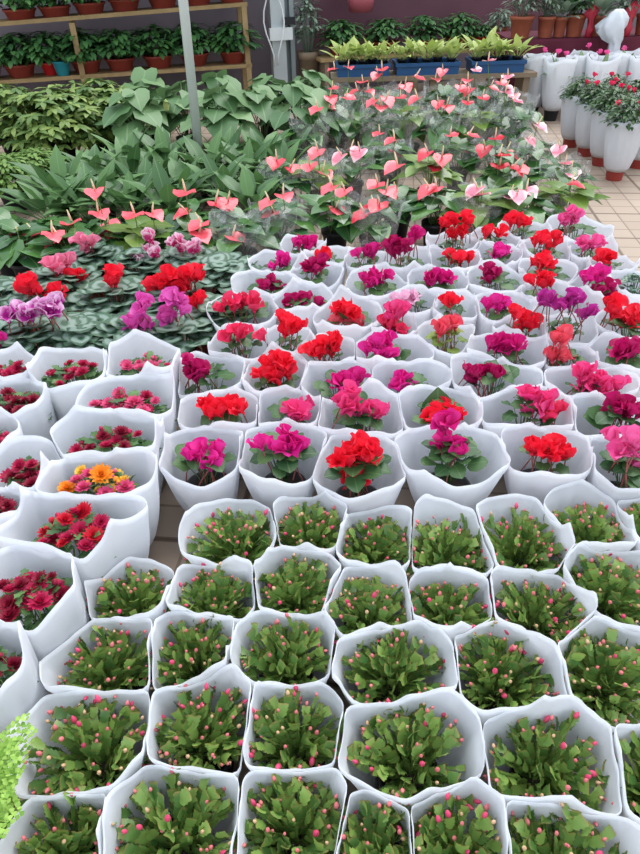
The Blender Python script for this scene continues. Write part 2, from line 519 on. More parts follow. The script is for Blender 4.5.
# ------------------------------------------------------------------ cyclamens in sleeves
# (sleeve mouth box), label, flower clusters (colour, x, y, half-width, half-height, blooms), leaves
CYC = [
 ((160,424,244,472),'magenta pink cyclamen, leftmost of the front cyclamen row',[('magenta',204,454,24,9,7)],9),
 ((238,420,324,475),'magenta cyclamen with tall bloom and dark leaves, second in front row',[('magenta',287,443,17,16,8),('magenta',262,437,5,6,1)],20),
 ((316,424,400,498),'bright red cyclamen with drooping mass of petals, third in front row',[('red',357,452,26,13,10),('red',358,475,15,14,5)],15),
 ((400,423,505,474),'deep magenta cyclamen with one tall bloom above wide leafy sleeve',[('deepmag',453,447,13,13,5),('deepmag',447,426,6,9,2)],22),
 ((505,424,594,468),'scarlet cyclamen in pink tinged sleeve, fifth in front cyclamen row',[('red',548,448,26,9,8)],7),
 ((592,430,672,488),'pink cyclamen with large ruffled petals at right edge, front cyclamen row',[('pink',626,440,13,13,6),('pink',636,462,7,9,3)],20),
 ((180,391,260,424),'scarlet cyclamen with spread petals, leftmost in second cyclamen row',[('red',222,406,28,9,9)],8),
 ((256,386,320,424),'hot pink cyclamen leaning right, just behind the tall magenta bloom',[('hotpink',297,408,15,12,6)],12),
 ((320,386,400,432),'hot pink cyclamen with trailing blooms over dark leaves behind drooping red one',[('hotpink',347,398,12,10,5),('hotpink',366,410,18,9,6)],18),
 ((400,378,477,424),'scarlet cyclamen with one large upright triangular leaf behind it',[('red',441,412,24,6,7)],9),
 ((480,382,572,424),'rose red cyclamen with leaves on its left, behind the scarlet front one',[('hotpink',541,401,20,11,7),('rosered',552,411,18,6,5)],13),
 ((572,388,655,432),'crimson purple cyclamen beside one large oval leaf near right edge',[('crimson',626,410,20,10,8)],13),
 ((176,352,244,388),'crimson cyclamen with three broad petals beside the pointed chrysanthemum sleeve',[('crimson',196,368,18,13,7)],12),
 ((244,352,304,388),'tall scarlet cyclamen with stacked blooms in third cyclamen row',[('red',273,372,24,7,8),('red',280,358,15,8,5)],12),
 ((304,356,372,396),'magenta cyclamen with two large green leaves, behind trailing hot pink one',[('deepmag',347,378,17,6,6)],11),
 ((373,356,450,390),'small magenta cyclamen sunk deep in very wide white sleeve',[('magenta',405,382,14,6,5)],9),
 ((456,353,540,392),'crimson magenta cyclamen with spiky upright petals in wide sleeve',[('crimson',482,373,19,12,8)],13),
 ((552,364,632,398),'hot pink cyclamen in third row near right edge, leaves hidden',[('hotpink',596,380,25,8,8),('hotpink',584,371,7,7,2)],8),
 ((594,338,660,364),'dark magenta cyclamen with grey leaves at right edge, above hot pink one',[('crimson',629,347,19,7,7)],10),
 ((212,290,274,322),'coral pink cyclamen, left end of the sleeved block beside silvery leaves',[('rosered',240,302,22,10,8)],11),
 ((212,324,268,356),'coral pink cyclamen with one low cluster, nearer of two at left end',[('rosered',236,328,12,9,5),('rosered',263,335,5,6,1)],14),
 ((266,322,312,352),'scarlet cyclamen with tall flame shaped blooms, behind stacked scarlet one',[('red',289,323,15,13,7)],9),
 ((300,334,356,362),'scarlet cyclamen with rounded petal mound in fourth cyclamen row',[('red',325,347,22,10,8)],6),
 ((356,333,430,366),'magenta cyclamen with large petals in wide sleeve, fourth cyclamen row',[('magenta',380,347,20,12,8)],9),
 ((422,318,472,348),'coral cyclamen among pale yellow green leaves',[('coral',448,325,15,8,6)],18),
 ((468,330,548,362),'magenta cyclamen with flat wide flower head in fourth row, right of centre',[('deepmag',506,343,22,7,8)],11),
 ((546,338,594,366),'coral red cyclamen hanging over sleeve edge beside tall purple one',[('coral',565,338,12,9,4),('coral',558,356,9,10,4)],11),
 ((276,284,330,308),'crimson cyclamen with flat wide flower head behind scarlet flame blooms',[('crimson',299,302,22,7,8)],6),
 ((318,292,378,330),'red and coral two tone cyclamen left of the pale pink one',[('red',345,308,16,8,6),('coral',351,321,19,7,6)],6),
 ((394,284,440,312),'pale pink cyclamen, the only pale one among the sleeves',[('palepink',404,296,15,9,6)],11),
 ((374,308,414,336),'magenta pink cyclamen just below the pale pink one',[('hotpink',397,312,12,8,5),('rosered',393,325,14,7,5)],11),
 ((432,289,476,318),'small red bloom cyclamen in narrow plain sleeve near block centre',[('red',450,298,8,4,3)],5),
 ((476,290,530,316),'magenta cyclamen with curved flower head left of tall purple one',[('magenta',498,303,17,7,6)],9),
 ((498,312,546,338),'scarlet cyclamen with loose blooms on long stems, left of purple one',[('red',514,312,6,10,2),('red',526,322,13,9,5)],12),
 ((538,312,592,338),'tall purple cyclamen with bare stems rising above its sleeve',[('purple',547,298,10,9,4),('purple',572,298,17,12,7),('purple',585,310,6,7,2)],14),
 ((574,268,622,298),'crimson and pink cyclamen at right, behind tall purple one',[('crimson',602,292,16,12,8),('magenta',595,273,15,7,5)],8),
 ((604,304,664,338),'red cyclamen with large petals at right edge, above dark magenta one',[('red',612,307,9,9,4),('red',634,318,14,13,7)],15),
 ((236,268,298,292),'dark crimson cyclamen low at left in wide sleeve, second from left end',[('crimson',270,282,12,10,5)],4),
 ((288,256,340,282),'crimson cyclamen with upright cluster and leaf on its left, sixth row',[('crimson',316,265,13,9,6)],7),
 ((350,268,404,294),'magenta cyclamen with dark leaf at sleeve corner, behind two tone one',[('deepmag',375,277,16,9,7)],7),
 ((412,265,464,290),'magenta cyclamen with pointed petals behind small red bloom one',[('deepmag',435,278,16,8,6)],6),
 ((472,264,524,288),'rose crimson cyclamen with dark leaves on right, sixth row',[('crimson',493,273,14,6,6)],9),
 ((526,278,568,300),'red cyclamen, nearest of three red ones in a line',[('red',544,278,14,8,6)],4),
 ((524,256,572,279),'red cyclamen, middle of three red ones in a line',[('red',542,260,12,9,6)],5),
 ((252,250,305,270),'magenta cyclamen in round open sleeve at far left corner of block',[('magenta',281,261,13,5,5)],2),
 ((304,244,347,262),'small red cyclamen in plain sleeve just right of far left corner',[('red',324,255,7,4,3)],3),
 ((284,236,324,252),'crimson cyclamen touching anthurium wraps at far left',[('deepmag',304,242,17,5,7)],3),
 ((346,246,386,264),'magenta cyclamen low in sleeve left of large crimson cluster',[('deepmag',367,250,14,6,6)],5),
 ((384,246,430,268),'crimson cyclamen with large double cluster and yellow green leaf',[('crimson',398,245,14,12,8),('deepmag',416,234,7,6,3)],9),
 ((430,246,476,266),'red cyclamen in crown shape, far centre of block',[('red',459,257,16,7,7)],5),
 ((476,242,518,260),'hot pink cyclamen sunk in white sleeve, far centre right',[('magenta',500,250,12,5,5)],4),
 ((524,236,570,256),'red cyclamen, farthest of three red ones in a line',[('red',547,239,15,8,7)],4),
 ((568,238,612,258),'pink magenta cyclamen with dark leaf on its left at far right',[('pink',590,242,15,7,6)],9),
 ((592,252,632,272),'red cyclamen at far right corner with silvery leaves',[('red',605,257,12,8,5)],11),
 ((430,230,476,250),'red cyclamen with two tall clusters at far end touching anthuriums',[('red',448,220,11,7,5),('red',470,219,6,7,3),('red',457,233,12,6,5)],6),
 ((472,228,516,244),'red cyclamen lying low in sleeve, far edge second from right',[('red',493,231,13,4,5)],2),
 ((502,218,546,236),'red cyclamen with flat flower head in farthest sleeve row',[('red',518,220,14,4,6)],2),
 ((552,214,606,238),'ruffled pink cyclamen in farthest sleeve beside the paved path',[('pink',569,217,13,9,9)],3),
 ((612,268,664,294),'silvery leaved cyclamen without open blooms at right edge',[],22),
]
cyc_jobs = [(c, reg_bag(*c[0], .28)) for c in CYC]
relax()

# ---- build cacti
for rn, i, b in cact_jobs:
    lab = CSPEC.get((rn, i)) or 'budding Christmas cactus in white sleeve, %s in %s cactus row' % (ORD[i], {'fourth': 'fourth', 'third': 'third', 'second': 'second', 'front': 'front', 'back': 'back'}[rn])
    c = b['c']
    root = thing('christmas_cactus', (c.x, c.y, 0), lab, 'plant', 'Christmas cacti in white sleeves')
    add_sleeve(root, b, .062, .015, hash((rn == 'back', i)) % 977 + i * 31 + len(rn) * 7, peak=.026, flare=.75)
    add_pot(root, .062, .115, M_BLACK)
    me, tips = CACTI[rnd.randrange(len(CACTI))]
    k = min(1.15, max(.85, b['R'] / .122))
    ra = U(0, 6.28)
    fo = obj('foliage', me, root, (0, 0, .100), (0, 0, ra), (k, k, 1.0))
    nb = rnd.randint(34, 62)
    for (p, d) in rnd.sample(tips, nb):
        q = Matrix.Rotation(ra, 3, 'Z') @ Vector((p.x * k, p.y * k, p.z))
        dd = Matrix.Rotation(ra, 3, 'Z') @ d + Vector((U(-.3, .3), U(-.3, .3), .3))
        obj('bud', BUDS[rnd.choice((0, 0, 1, 2, 2, 2, 3, 3))], root, q + Vector((0, 0, .100)), dd.to_track_quat('Z', 'Y').to_euler(), U(.8, 1.35))

# ---- chrysanthemums
MUMC = {'crimson': ('b01846', 'c82458'), 'maroon': ('84102e', 'a01a3c'), 'rose': ('d84478', 'e0608c'), 'orange': ('f08a1c', 'f6a030'), 'yellow': ('f0c040', 'f4d060'), 'red': ('c81430', 'd82038')}
def mum_bloom(col, seed, R):
    r = random.Random(seed)
    mb = MB()
    for ring, (n, el, l) in enumerate(((16, .12, 1.0), (14, .5, .85), (10, .9, .66), (6, 1.25, .45))):
        for k in range(n):
            az = 2 * PI * (k + .5 * (ring % 2)) / n + r.uniform(-.1, .1)
            d = sph(az, el + r.uniform(-.1, .1))
            mb.leaf(d * R * .08, d, sph(az, el + PI / 2), R * l, R * .42, P_OVAL, -.15, .15, .05)
    return mb.mesh('flower', leafy('chrysanthemum_petal_' + col, *MUMC[col], .55, .2))
MUMB = {c: [mum_bloom(c, 5 + q, .019) for q in range(2)] for c in MUMC}
MUMBUD = {c: bud_mesh(leafy('chrysanthemum_bud_' + c, *MUMC[c], .5, .15, base='6a7a44'), .016, .0075) for c in MUMC}
M_MUML = leafy('chrysanthemum_leaf', '3c6038', '64884e', .5, .25)
P_LOBE = [(0, 0, .06), (.15, .16, .3), (.28, .2, .16), (.45, .46, .48), (.58, .5, .24), (.75, .78, .36), (.88, .86, .16), (1, 1, 0)]
def mum_foliage(seed):
    r = random.Random(seed)
    mb = MB()
    for i in range(95):
        az = i * 2.4 + r.uniform(-.2, .2)
        q = math.sqrt((i + .5) / 95)
        p = Vector((math.cos(az) * .095 * q, math.sin(az) * .075 * q, .13 + .07 * (1 - q * q) + r.uniform(-.025, .02)))
        d = sph(az + r.uniform(-.6, .6), r.uniform(-.1, .7))
        mb.leaf(p, d, Z + sph(r.uniform(0, 6), 0) * .4, .046, .036, P_LOBE, .2, .15, .08)
    for i in range(14):
        az = i * 2.4
        q = math.sqrt((i + .5) / 14)
        mb.tube([Vector((math.cos(az) * .03 * q, math.sin(az) * .03 * q, .0)), Vector((math.cos(az) * .08 * q, math.sin(az) * .065 * q, .19))], [.0025, .0018], 5)
    return mb.mesh('foliage', M_MUML)
MUMF = [mum_foliage(40 + i) for i in range(3)]
def stem_mesh(L, r, mat):
    mb = MB()
    mb.tube([Vector((0, 0, -L)), Vector((.004, .002, -L * .5)), Vector((0, 0, 0))], [r * 1.2, r, r], 6)
    return mb.mesh('flower_stem', mat)
MSTEM = stem_mesh(.05, .0014, M_STEM)
for (bx, cols, lab), b in mum_jobs:
    c = b['c']
    root = thing('potted_chrysanthemum', (c.x, c.y, 0), lab, 'plant', 'chrysanthemums in tall white sleeves')
    add_sleeve(root, b, .078, .055, int(bx[0] * 3 + bx[1]) + 999, peak=.042, flare=.38, und=.012)
    add_pot(root, .075, .13, M_BLACK)
    kx, k = min(1.35, b['Rx'] / .122), min(1.1, b['Ry'] / .112)
    obj('foliage', rnd.choice(MUMF), root, (0, 0, .112), (0, 0, rnd.choice((0, PI))), (kx * .92, k * .9, 1.0))
    n = rnd.randint(13, 17) if len(cols) > 1 else rnd.randint(10, 13)
    for i in range(n):
        az = i * 2.4 + U(-.3, .3)
        q = math.sqrt((i + .5) / n) * .088
        p = Vector((math.cos(az) * q * kx, math.sin(az) * q * k * .8 - .005, .318 + U(-.014, .026) - q * .2))
        col = cols[i % len(cols)]
        fl = obj('flower', rnd.choice(MUMB[col]), root, p, (U(-.5, .2), U(-.35, .35), U(0, 6)), U(.85, 1.55) if i else 1.75)
        obj('flower_stem', MSTEM, fl)
    for i in range(rnd.randint(5, 9)):
        az, q = U(0, 6.28), U(.02, .09)
        bd = obj('bud', MUMBUD[rnd.choice(cols)], root, (math.cos(az) * q * kx, math.sin(az) * q * .85 * k, .298 + U(-.01, .03)), (U(-.3, .3), U(-.3, .3), 0), U(.6, 1.2))
        obj('flower_stem', MSTEM, bd)

# ---- cyclamens
CYCC = {'magenta': ('e01890', 'f03aa4', 'b40a6c'), 'deepmag': ('d2107c', 'e62c92', 'a00a58'), 'red': ('f01838', 'fa3048', 'c00828'),
 'crimson': ('b40a58', 'cc1a70', '80063c'), 'hotpink': ('ee3c88', 'f65c9c', 'cc1460'), 'rosered': ('ee2c64', 'f24c74', 'c01440'),
 'coral': ('f04a62', 'f4707e', 'd02444'), 'purple': ('c02a98', 'd648ae', '8c1470'), 'pink': ('f254a0', 'f87cb8', 'd82880'),
 'palepink': ('f2bcd8', 'f6d0e4', 'e880b4'), 'lightpink': ('f080a4', 'f49cb8', 'dc3c70'), 'pinkmag': ('e44cb4', 'ee74c8', 'cc2090')}
def cyc_mat(c):
    if c == 'bicolor': return leafy('cyclamen_petal_pink_and_white', 'e0348a', 'e84c98', .55, .3, edge='f6dcea', base='c01468')
    if c == 'magwhite': return leafy('cyclamen_petal_purple_and_white', 'c422a0', 'd23cae', .55, .3, edge='f0c8e6', base='a00a7c')
    a, b, d = CYCC[c]
    return leafy('cyclamen_petal_' + c, a, b, .55, .3, base=d)
BLOOM = {}
def bloom_mesh(c, k):
    if (c, k) not in BLOOM:
        r = random.Random(k * 17 + 3)
        mb = MB()
        n = 5 + (k % 2)
        for i in range(n):
            az = 2 * PI * i / n + r.uniform(-.25, .25)
            el = PI / 2 - r.uniform(.2, .85)
            d = sph(az, el)
            tw = r.uniform(-.5, .5)
            nr = Matrix.Rotation(tw, 3, d) @ sph(az, el - PI / 2)
            mb.leaf(Vector((0, 0, 0)) + d * .003, d, nr, .050 * r.uniform(.8, 1.15), .047, P_PETAL, r.uniform(-.1, .4), r.uniform(-.1, .35), .17, r.uniform(0, 6))
        mb.lathe([(.003, -.006), (.006, -.003), (.006, .003), (.003, .008)], 8)
        BLOOM[(c, k)] = mb.mesh('flower', cyc_mat(c))
    return BLOOM[(c, k)]
M_CYL = leafy('cyclamen_leaf', '2e5030', '507240', .42, .18, vein='6c8a58')
M_CYLP = leafy('pale_cyclamen_leaf', '7c9444', '94a452', .5, .3, vein='a4b46a')
M_CYS = leafy('silver_cyclamen_leaf', '36543f', '4c6a50', .45, .15, silver='a9bdb2')
CYF = {}
def cyc_foliage(n, mat, k):
    key = (n, mat.name, k)
    if key not in CYF:
        r = random.Random(n * 7 + k)
        mb = MB()
        for i in range(n):
            q = math.sqrt((i + .6) / n)
            az = i * 2.399963 + r.uniform(-.25, .25)
            tip = Vector((math.cos(az) * .10 * q, math.sin(az) * .10 * q, .085 - .05 * q * q + r.uniform(-.01, .015)))
            d = sph(az + r.uniform(-.5, .5), r.uniform(-.15, .5))
            L = r.uniform(.055, .078)
            mb.leaf(tip - d * L * .3, d, Z * .9 + sph(az, 0) * r.uniform(-.1, .5), L, L, P_ROUND, r.uniform(0, .25), r.uniform(-.05, .25), .07, r.uniform(0, 6))
            b = tip - d * L * .3
            mb.tube([Vector((b.x * .12, b.y * .12, -.07)), Vector((b.x * .6, b.y * .6, .0)), b], [.0028, .0022, .0018], 5)
        CYF[key] = mb.mesh('foliage', mat)
    return CYF[key]
CSTEM = stem_mesh(.10, .0022, M_PINKSTEM)
def add_blooms(root, c, clusters, R, zmin, size=1.0, stem=1.0):
    for (col, fx, fy, ax, ay, n) in clusters:
        ph0 = U(0, 6)
        base = aty(fx, fy, c.y - .015)
        dp = depth(base) / F
        for i in range(n):
            q = math.sqrt((i + .3) / n)
            az = ph0 + i * 2.4
            dx, dz = math.cos(az) * q * max(0, ax * dp - .014), math.sin(az) * q * max(0, ay * dp - .008)
            p = base + Vector((dx, U(-.03, .03) - dz * .4, dz - .028))
            p.z = max(zmin, p.z)
            l = p - Vector((c.x, c.y, 0))
            fl = obj('flower', bloom_mesh(col, rnd.randrange(5)), root, l, (U(-.2, .55), U(-.35, .35) + dx * 3, U(0, 6.28)), size * U(.85, 1.15))
            obj('flower_stem', CSTEM, fl, None, (0, 0, 0), (1, 1, stem))
for ci, ((bx, lab, fl, nl), b) in enumerate(cyc_jobs):
    c = b['c']
    root = thing('potted_cyclamen', (c.x, c.y, 0), lab, 'plant', 'cyclamens in white sleeves')
    add_sleeve(root, b, .07, .02, 300 + ci, peak=.028, flare=.7)
    add_pot(root, .07, .13, M_BLACK)
    k = min(1.05, b['Rmin'] / .150)
    mt = M_CYLP if 'yellow green leaves' in lab else (M_CYS if 'silvery' in lab and not fl else M_CYL)
    obj('foliage', cyc_foliage(max(10, nl), mt, ci % 3), root, (0, 0, .190 + (.02 if nl > 12 else 0)), (0, 0, U(0, 6.28)), (k, k, 1))
    if 'triangular leaf' in lab or 'oval leaf' in lab:
        mb = MB()
        if 'tri' in lab:
            mb.leaf(Vector((.0, .03, .21)), Vector((0, .25, 1)), Vector((0, -1, .3)), .10, .115, P_HEART, .1, .15)
        else:
            mb.leaf(Vector((-.02, .0, .25)), Vector((-1, -.1, .35)), Vector((0, -.6, 1)), .085, .08, P_ROUND, .1, .15)
        obj('leaf', mb.mesh('leaf', M_CYL), root)
    add_blooms(root, c, fl, b['R'], .215)

# loose cyclamens with silvery leaves
LOOSE = [
 ((88,262),'light pink cyclamen with silvery leaves, farthest of the unwrapped cyclamens',[('lightpink',87,242,10,10,5)]),
 ((62,284),'unwrapped cyclamen with light pink blooms above red ones',[('lightpink',60,264,11,8,5),('red',64,279,8,9,4),('red',81,285,6,9,4)]),
 ((143,268),'pink and white cyclamen, left of two bicolour ones by the anthuriums',[('bicolor',150,237,7,7,3),('bicolor',156,250,10,5,3),('bicolor',138,259,6,6,2)]),
 ((190,266),'pink and white cyclamen, right of two bicolour ones by the anthuriums',[('bicolor',178,243,7,9,3),('bicolor',194,248,9,7,3)]),
 ((38,306),'unwrapped red cyclamen behind the purple and white one at left',[('red',32,286,12,9,6),('red',56,297,10,8,5)]),
 ((112,300),'unwrapped cyclamen with a single red bloom in the middle of silvery leaves',[('red',112,279,6,8,3)]),
 ((165,303),'unwrapped cyclamen with largest mass of red blooms',[('red',168,282,24,11,14),('red',192,272,8,8,4)]),
 ((212,318),'unwrapped cyclamen with small round red bloom beside first white sleeves',[('red',199,297,7,6,3)]),
 ((30,340),'purple and white cyclamen at left, in front of the red one',[('magwhite',22,312,18,8,9),('magwhite',47,305,14,8,7)]),
 ((180,338),'lilac pink cyclamen with tall central bloom behind white sleeves',[('pinkmag',176,302,12,10,6),('pinkmag',169,317,6,10,3)]),
 ((135,340),'lilac pink cyclamen with three separate blooms behind white sleeves',[('pinkmag',142,303,8,7,3),('pinkmag',129,322,9,7,3),('pinkmag',146,326,8,7,3)]),
 ((85,338),'silvery leaved cyclamen without blooms between purple and lilac ones',[]),
 ((226,276),'silvery leaved cyclamen without blooms left of the farthest white sleeves',[]),
 ((2,300),'silvery leaved cyclamen without blooms at left edge',[]),
 ((-18,350),'magenta cyclamen bloom at left edge behind the farthest chrysanthemum sleeve',[('magenta',2,345,5,5,2)]),
]
for i, ((px, py), lab, fl) in enumerate(LOOSE):
    p = atz(px, py, .2)
    root = thing('potted_cyclamen', (p.x, p.y, 0), lab, 'plant', 'unwrapped cyclamens with silvery leaves')
    add_pot(root, .075, .13, M_REDPOT)
    obj('foliage', cyc_foliage(30, M_CYS, i % 4), root, (0, 0, .17), (0, 0, U(0, 6.28)), (1.55, 1.4, 1.15))
    add_blooms(root, p, fl, .15, .22, 1.15, .6)

def at_col(px, Y, z):
    py = 120
    for _ in range(15):
        q = aty(px, py, Y)
        py += (q.z - z) * F / depth(q)
    return aty(px, py, Y)
# ------------------------------------------------------------------ anthuriums
M_ANL = leafy('anthurium_leaf', '2c5230', '54803e', .2, .15, vein='7c9a5a', spec=.6)
M_ANL2 = leafy('light_anthurium_leaf', '5a7a34', '7e9a48', .25, .25, vein='9ab068', spec=.6)
SPC = {'coral': ('ea4658', 'f26a74'), 'red': ('d02038', 'de3448'), 'blush': ('ee8a9e', 'e86a84')}
def spathe_mesh(c, k):
    r = random.Random(k)
    mb = MB()
    d = Vector((1, 0, .1))
    mb.leaf(Vector((0, 0, 0)), d, Z, .100, .105, P_SPATHE, r.uniform(-.15, .25), r.uniform(-.1, .25), .06, r.uniform(0, 6))
    return mb.mesh('flower', leafy('anthurium_spathe_' + c, *SPC[c], .2, .12, edge='f6d4d8' if c == 'blush' else None, spec=.6))
SPM = {(c, k): spathe_mesh(c, k) for c in SPC for k in range(3)}
mb = MB()
mb.tube([Vector((.004, 0, .0)), Vector((.008, 0, .035)), Vector((.014, 0, .07))], [.005, .0055, .003], 8)
SPADIX = mb.mesh('spadix', leafy('cream_spadix', 'f2e2b4', 'f6ead0', .5, .1, tip='eec878'))
ASTEM = stem_mesh(.2, .0028, M_STEM)
def anth_foliage(seed, mat, n=15):
    r = random.Random(seed)
    mb = MB()
    for i in range(n):
        q = math.sqrt((i + .5) / n)
        az = i * 2.4 + r.uniform(-.3, .3)
        h = .30 - .13 * q + r.uniform(-.03, .03)
        p = Vector((math.cos(az) * .14 * q, math.sin(az) * .14 * q, h))
        d = sph(az + r.uniform(-.4, .4), r.uniform(-.5, .35))
        L = r.uniform(.14, .2)
        mb.leaf(p, d, Z + sph(az, 0) * .2, L, L * .8, P_HEART, r.uniform(.1, .4), r.uniform(.0, .2), .05, r.uniform(0, 6))
        mb.tube([Vector((p.x * .1, p.y * .1, 0)), Vector((p.x * .5, p.y * .5, h * .6)), p], [.004, .003, .0025], 5)
    return mb.mesh('foliage', mat)
ANF = [anth_foliage(i, M_ANL if i != 3 else M_ANL2) for i in range(6)]
def cello_mesh(seed, r1=.17, h=.40):
    r = random.Random(seed)
    mb = MB()
    n, m = 40, 8
    ph = [r.uniform(0, 6) for _ in range(4)]
    vs, fs = [], []
    for j in range(m):
        s = j / (m - 1)
        for k in range(n):
            t = 2 * PI * k / n
            rr = .085 + (r1 - .085) * s ** .7
            rr *= 1 + .07 * math.sin(5 * t + ph[0] + s) + .06 * math.sin(11 * t + ph[1] - 2 * s) + .02 * math.sin(19 * t + ph[2])
            vs.append((rr * math.cos(t), rr * math.sin(t), .03 + (h - .03 + .03 * math.sin(3 * t + ph[3]) + .015 * math.sin(7 * t)) * s))
    for j in range(m - 1):
        for k in range(n):
            fs.append((j * n + k, j * n + (k + 1) % n, (j + 1) * n + (k + 1) % n, (j + 1) * n + k))
    mb.add(vs, fs)
    return mb.mesh('cellophane_wrap', M_CELLO)
CELLO = [cello_mesh(i) for i in range(4)]
ANTH = [  # ground column px x, distance, flowers, colour, label tail
 (22,3.55,[(35,233),(20,236)],'coral','coral anthurium with leaning bloom at left edge behind purple cyclamen'),
 (62,3.5,[(60,239),(52,233)],'coral','coral anthurium with low bloom second from left edge'),
 (100,3.7,[(98,212),(95,190),(110,231),(108,224)],'coral','coral anthurium with four blooms on different heights left of centre patch'),
 (142,3.7,[(135,214),(152,213)],'coral','coral anthurium with two level blooms above pink and white cyclamens'),
 (186,3.75,[(187,211),(186,192)],'coral','coral anthurium with one high and one lower bloom facing camera'),
 (204,3.5,[(202,223),(199,232)],'coral','coral anthurium with two small stacked blooms left of wrapped single bloom'),
 (222,4.0,[(215,202),(228,200)],'red','red anthurium with twin blooms side by side at edge of lance leaves'),
 (236,3.45,[(232,236)],'coral','anthurium wrapped in cellophane with one heart shaped coral bloom'),
 (278,3.8,[(283,195),(275,212),(270,201)],'coral','coral anthurium directly behind far left white cyclamen sleeve'),
 (284,4.5,[(277,160),(290,168)],'red','red anthurium with two blooms beside the lance leaf plants'),
 (318,4.35,[(310,165),(322,172),(318,150)],'coral','coral anthurium behind cellophane, right of the lance leaves'),
 (335,3.95,[(335,208),(345,190),(333,186)],'coral','coral anthurium above the black bag gap'),
 (352,4.65,[(350,150),(360,150),(342,155)],'blush','pale pink anthurium behind cellophane in middle rows'),
 (374,3.85,[(365,213),(380,203),(378,183),(375,208)],'red','red anthurium with blooms stacked in a column above crimson cyclamen'),
 (398,4.2,[(395,192),(386,190),(398,165)],'coral','coral anthurium right of the stacked red one'),
 (390,4.85,[(380,133),(395,140),(392,150)],'coral','coral anthurium just in front of the cellophane band, centre'),
 (436,3.95,[(437,187),(430,188)],'coral','coral anthurium with twin blooms behind red cyclamen at far end'),
 (430,4.5,[(428,152),(442,156),(436,166)],'red','red anthurium in middle row above upright heart leaf'),
 (478,3.9,[(478,188),(482,194)],'blush','blush anthurium with drooping bloom in front of big upright leaf'),
 (458,4.85,[(462,152),(468,135),(450,135)],'coral','coral anthurium just in front of cellophane band, right of centre'),
 (503,4.3,[(500,165),(512,167),(498,156),(520,168)],'red','red anthurium with four blooms in a flat row, right'),
 (520,3.9,[(510,196),(526,190),(517,193)],'blush','pink anthurium with long horizontal bloom, front right'),
 (494,4.8,[(495,138),(505,153),(485,147)],'red','red anthurium right of centre just before cellophane band'),
 (530,4.75,[(528,139),(537,125),(533,148)],'blush','blush anthurium with high pale bloom near the paved path'),
 (560,4.4,[(560,147),(565,163),(570,172)],'blush','blush anthurium with stacked blooms beside the paved path'),
 (566,4.05,[(570,184)],'red','anthurium with one coral red bloom and leaves reaching over the path'),
 (342,6.05,[(335,69),(348,67)],'coral','coral anthurium at far left of back anthurium group'),
 (335,5.65,[(332,88),(345,97),(330,97),(328,108)],'coral','coral anthurium with four stacked blooms and long spadices, back group left'),
 (363,5.85,[(363,82),(367,91),(358,91)],'coral','coral anthurium in front of left blue crate'),
 (384,6.3,[(382,69),(378,74)],'coral','coral anthurium between two blue crates'),
 (380,5.5,[(375,100),(386,98),(380,106)],'coral','coral anthurium in front row of back group, second from left'),
 (406,5.9,[(405,85),(415,77),(399,88)],'coral','coral anthurium in middle of back group'),
 (410,5.45,[(400,97),(418,98)],'coral','coral anthurium in front row of back group, centre'),
 (440,6.2,[(443,70),(435,79)],'coral','coral anthurium with large slanting bloom in front of middle blue crate'),
 (464,5.85,[(460,86),(468,80),(471,89)],'coral','coral anthurium with three blooms right of centre in back group'),
 (440,5.35,[(438,102),(446,106)],'red','deep red anthurium low in front row of back group'),
 (482,6.2,[(475,69),(488,61)],'blush','blush anthurium in front of right blue crate'),
 (494,5.85,[(490,88),(500,82)],'coral','coral anthurium in back group near red table cloth'),
 (510,5.6,[(506,87),(513,95),(505,92),(508,76)],'blush','blush anthurium at right end of back group by red cloth'),
 (475,5.35,[(482,97),(468,102)],'red','red anthurium with thin blooms, front row of back group right'),
 (508,5.3,[(513,100)],'blush','mostly leafy anthurium at right front corner of back group'),
 (310,5.3,[(318,108)],'coral','wrapped anthurium at left front corner of back group'),
 (-4,3.75,[],'coral','leafy anthurium without open blooms at left edge beside coral ones'),
 (14,3.25,[],'coral','leafy anthurium without open blooms at left edge behind red cyclamen'),
 (42,3.95,[(72,222)],'coral','leafy anthurium with one hazy bloom in front of low light green shrub'),
]
APOS = []
for (px, Y, fl, col, lab) in ANTH:
    back = Y >= 5.2
    if fl:
        ym = sum(f[1] for f in fl) / len(fl)
        d = ray(px, ym)
        Y = (.5 - CAM.z if back else .35 - CAM.z) * d.y / d.z
        Y = min(6.5, max(5.45, Y)) if back else min(4.95, max(3.6 if px > 245 else 3.42, Y))
    APOS.append([at_col(px, Y, .2).x, Y, back])
for _ in range(60):
    for i, a in enumerate(APOS):
        for b in APOS[:i]:
            dx, dy = b[0] - a[0], b[1] - a[1]
            d = math.hypot(dx, dy) + 1e-5
            if d < .235:
                k = (.235 - d) / 2 * .5 / d
                a[0] -= dx * k; a[1] -= dy * k; b[0] += dx * k; b[1] += dy * k
    for a in APOS:
        a[1] = max(a[1], 3.58 if a[0] > -.4 else 3.38)
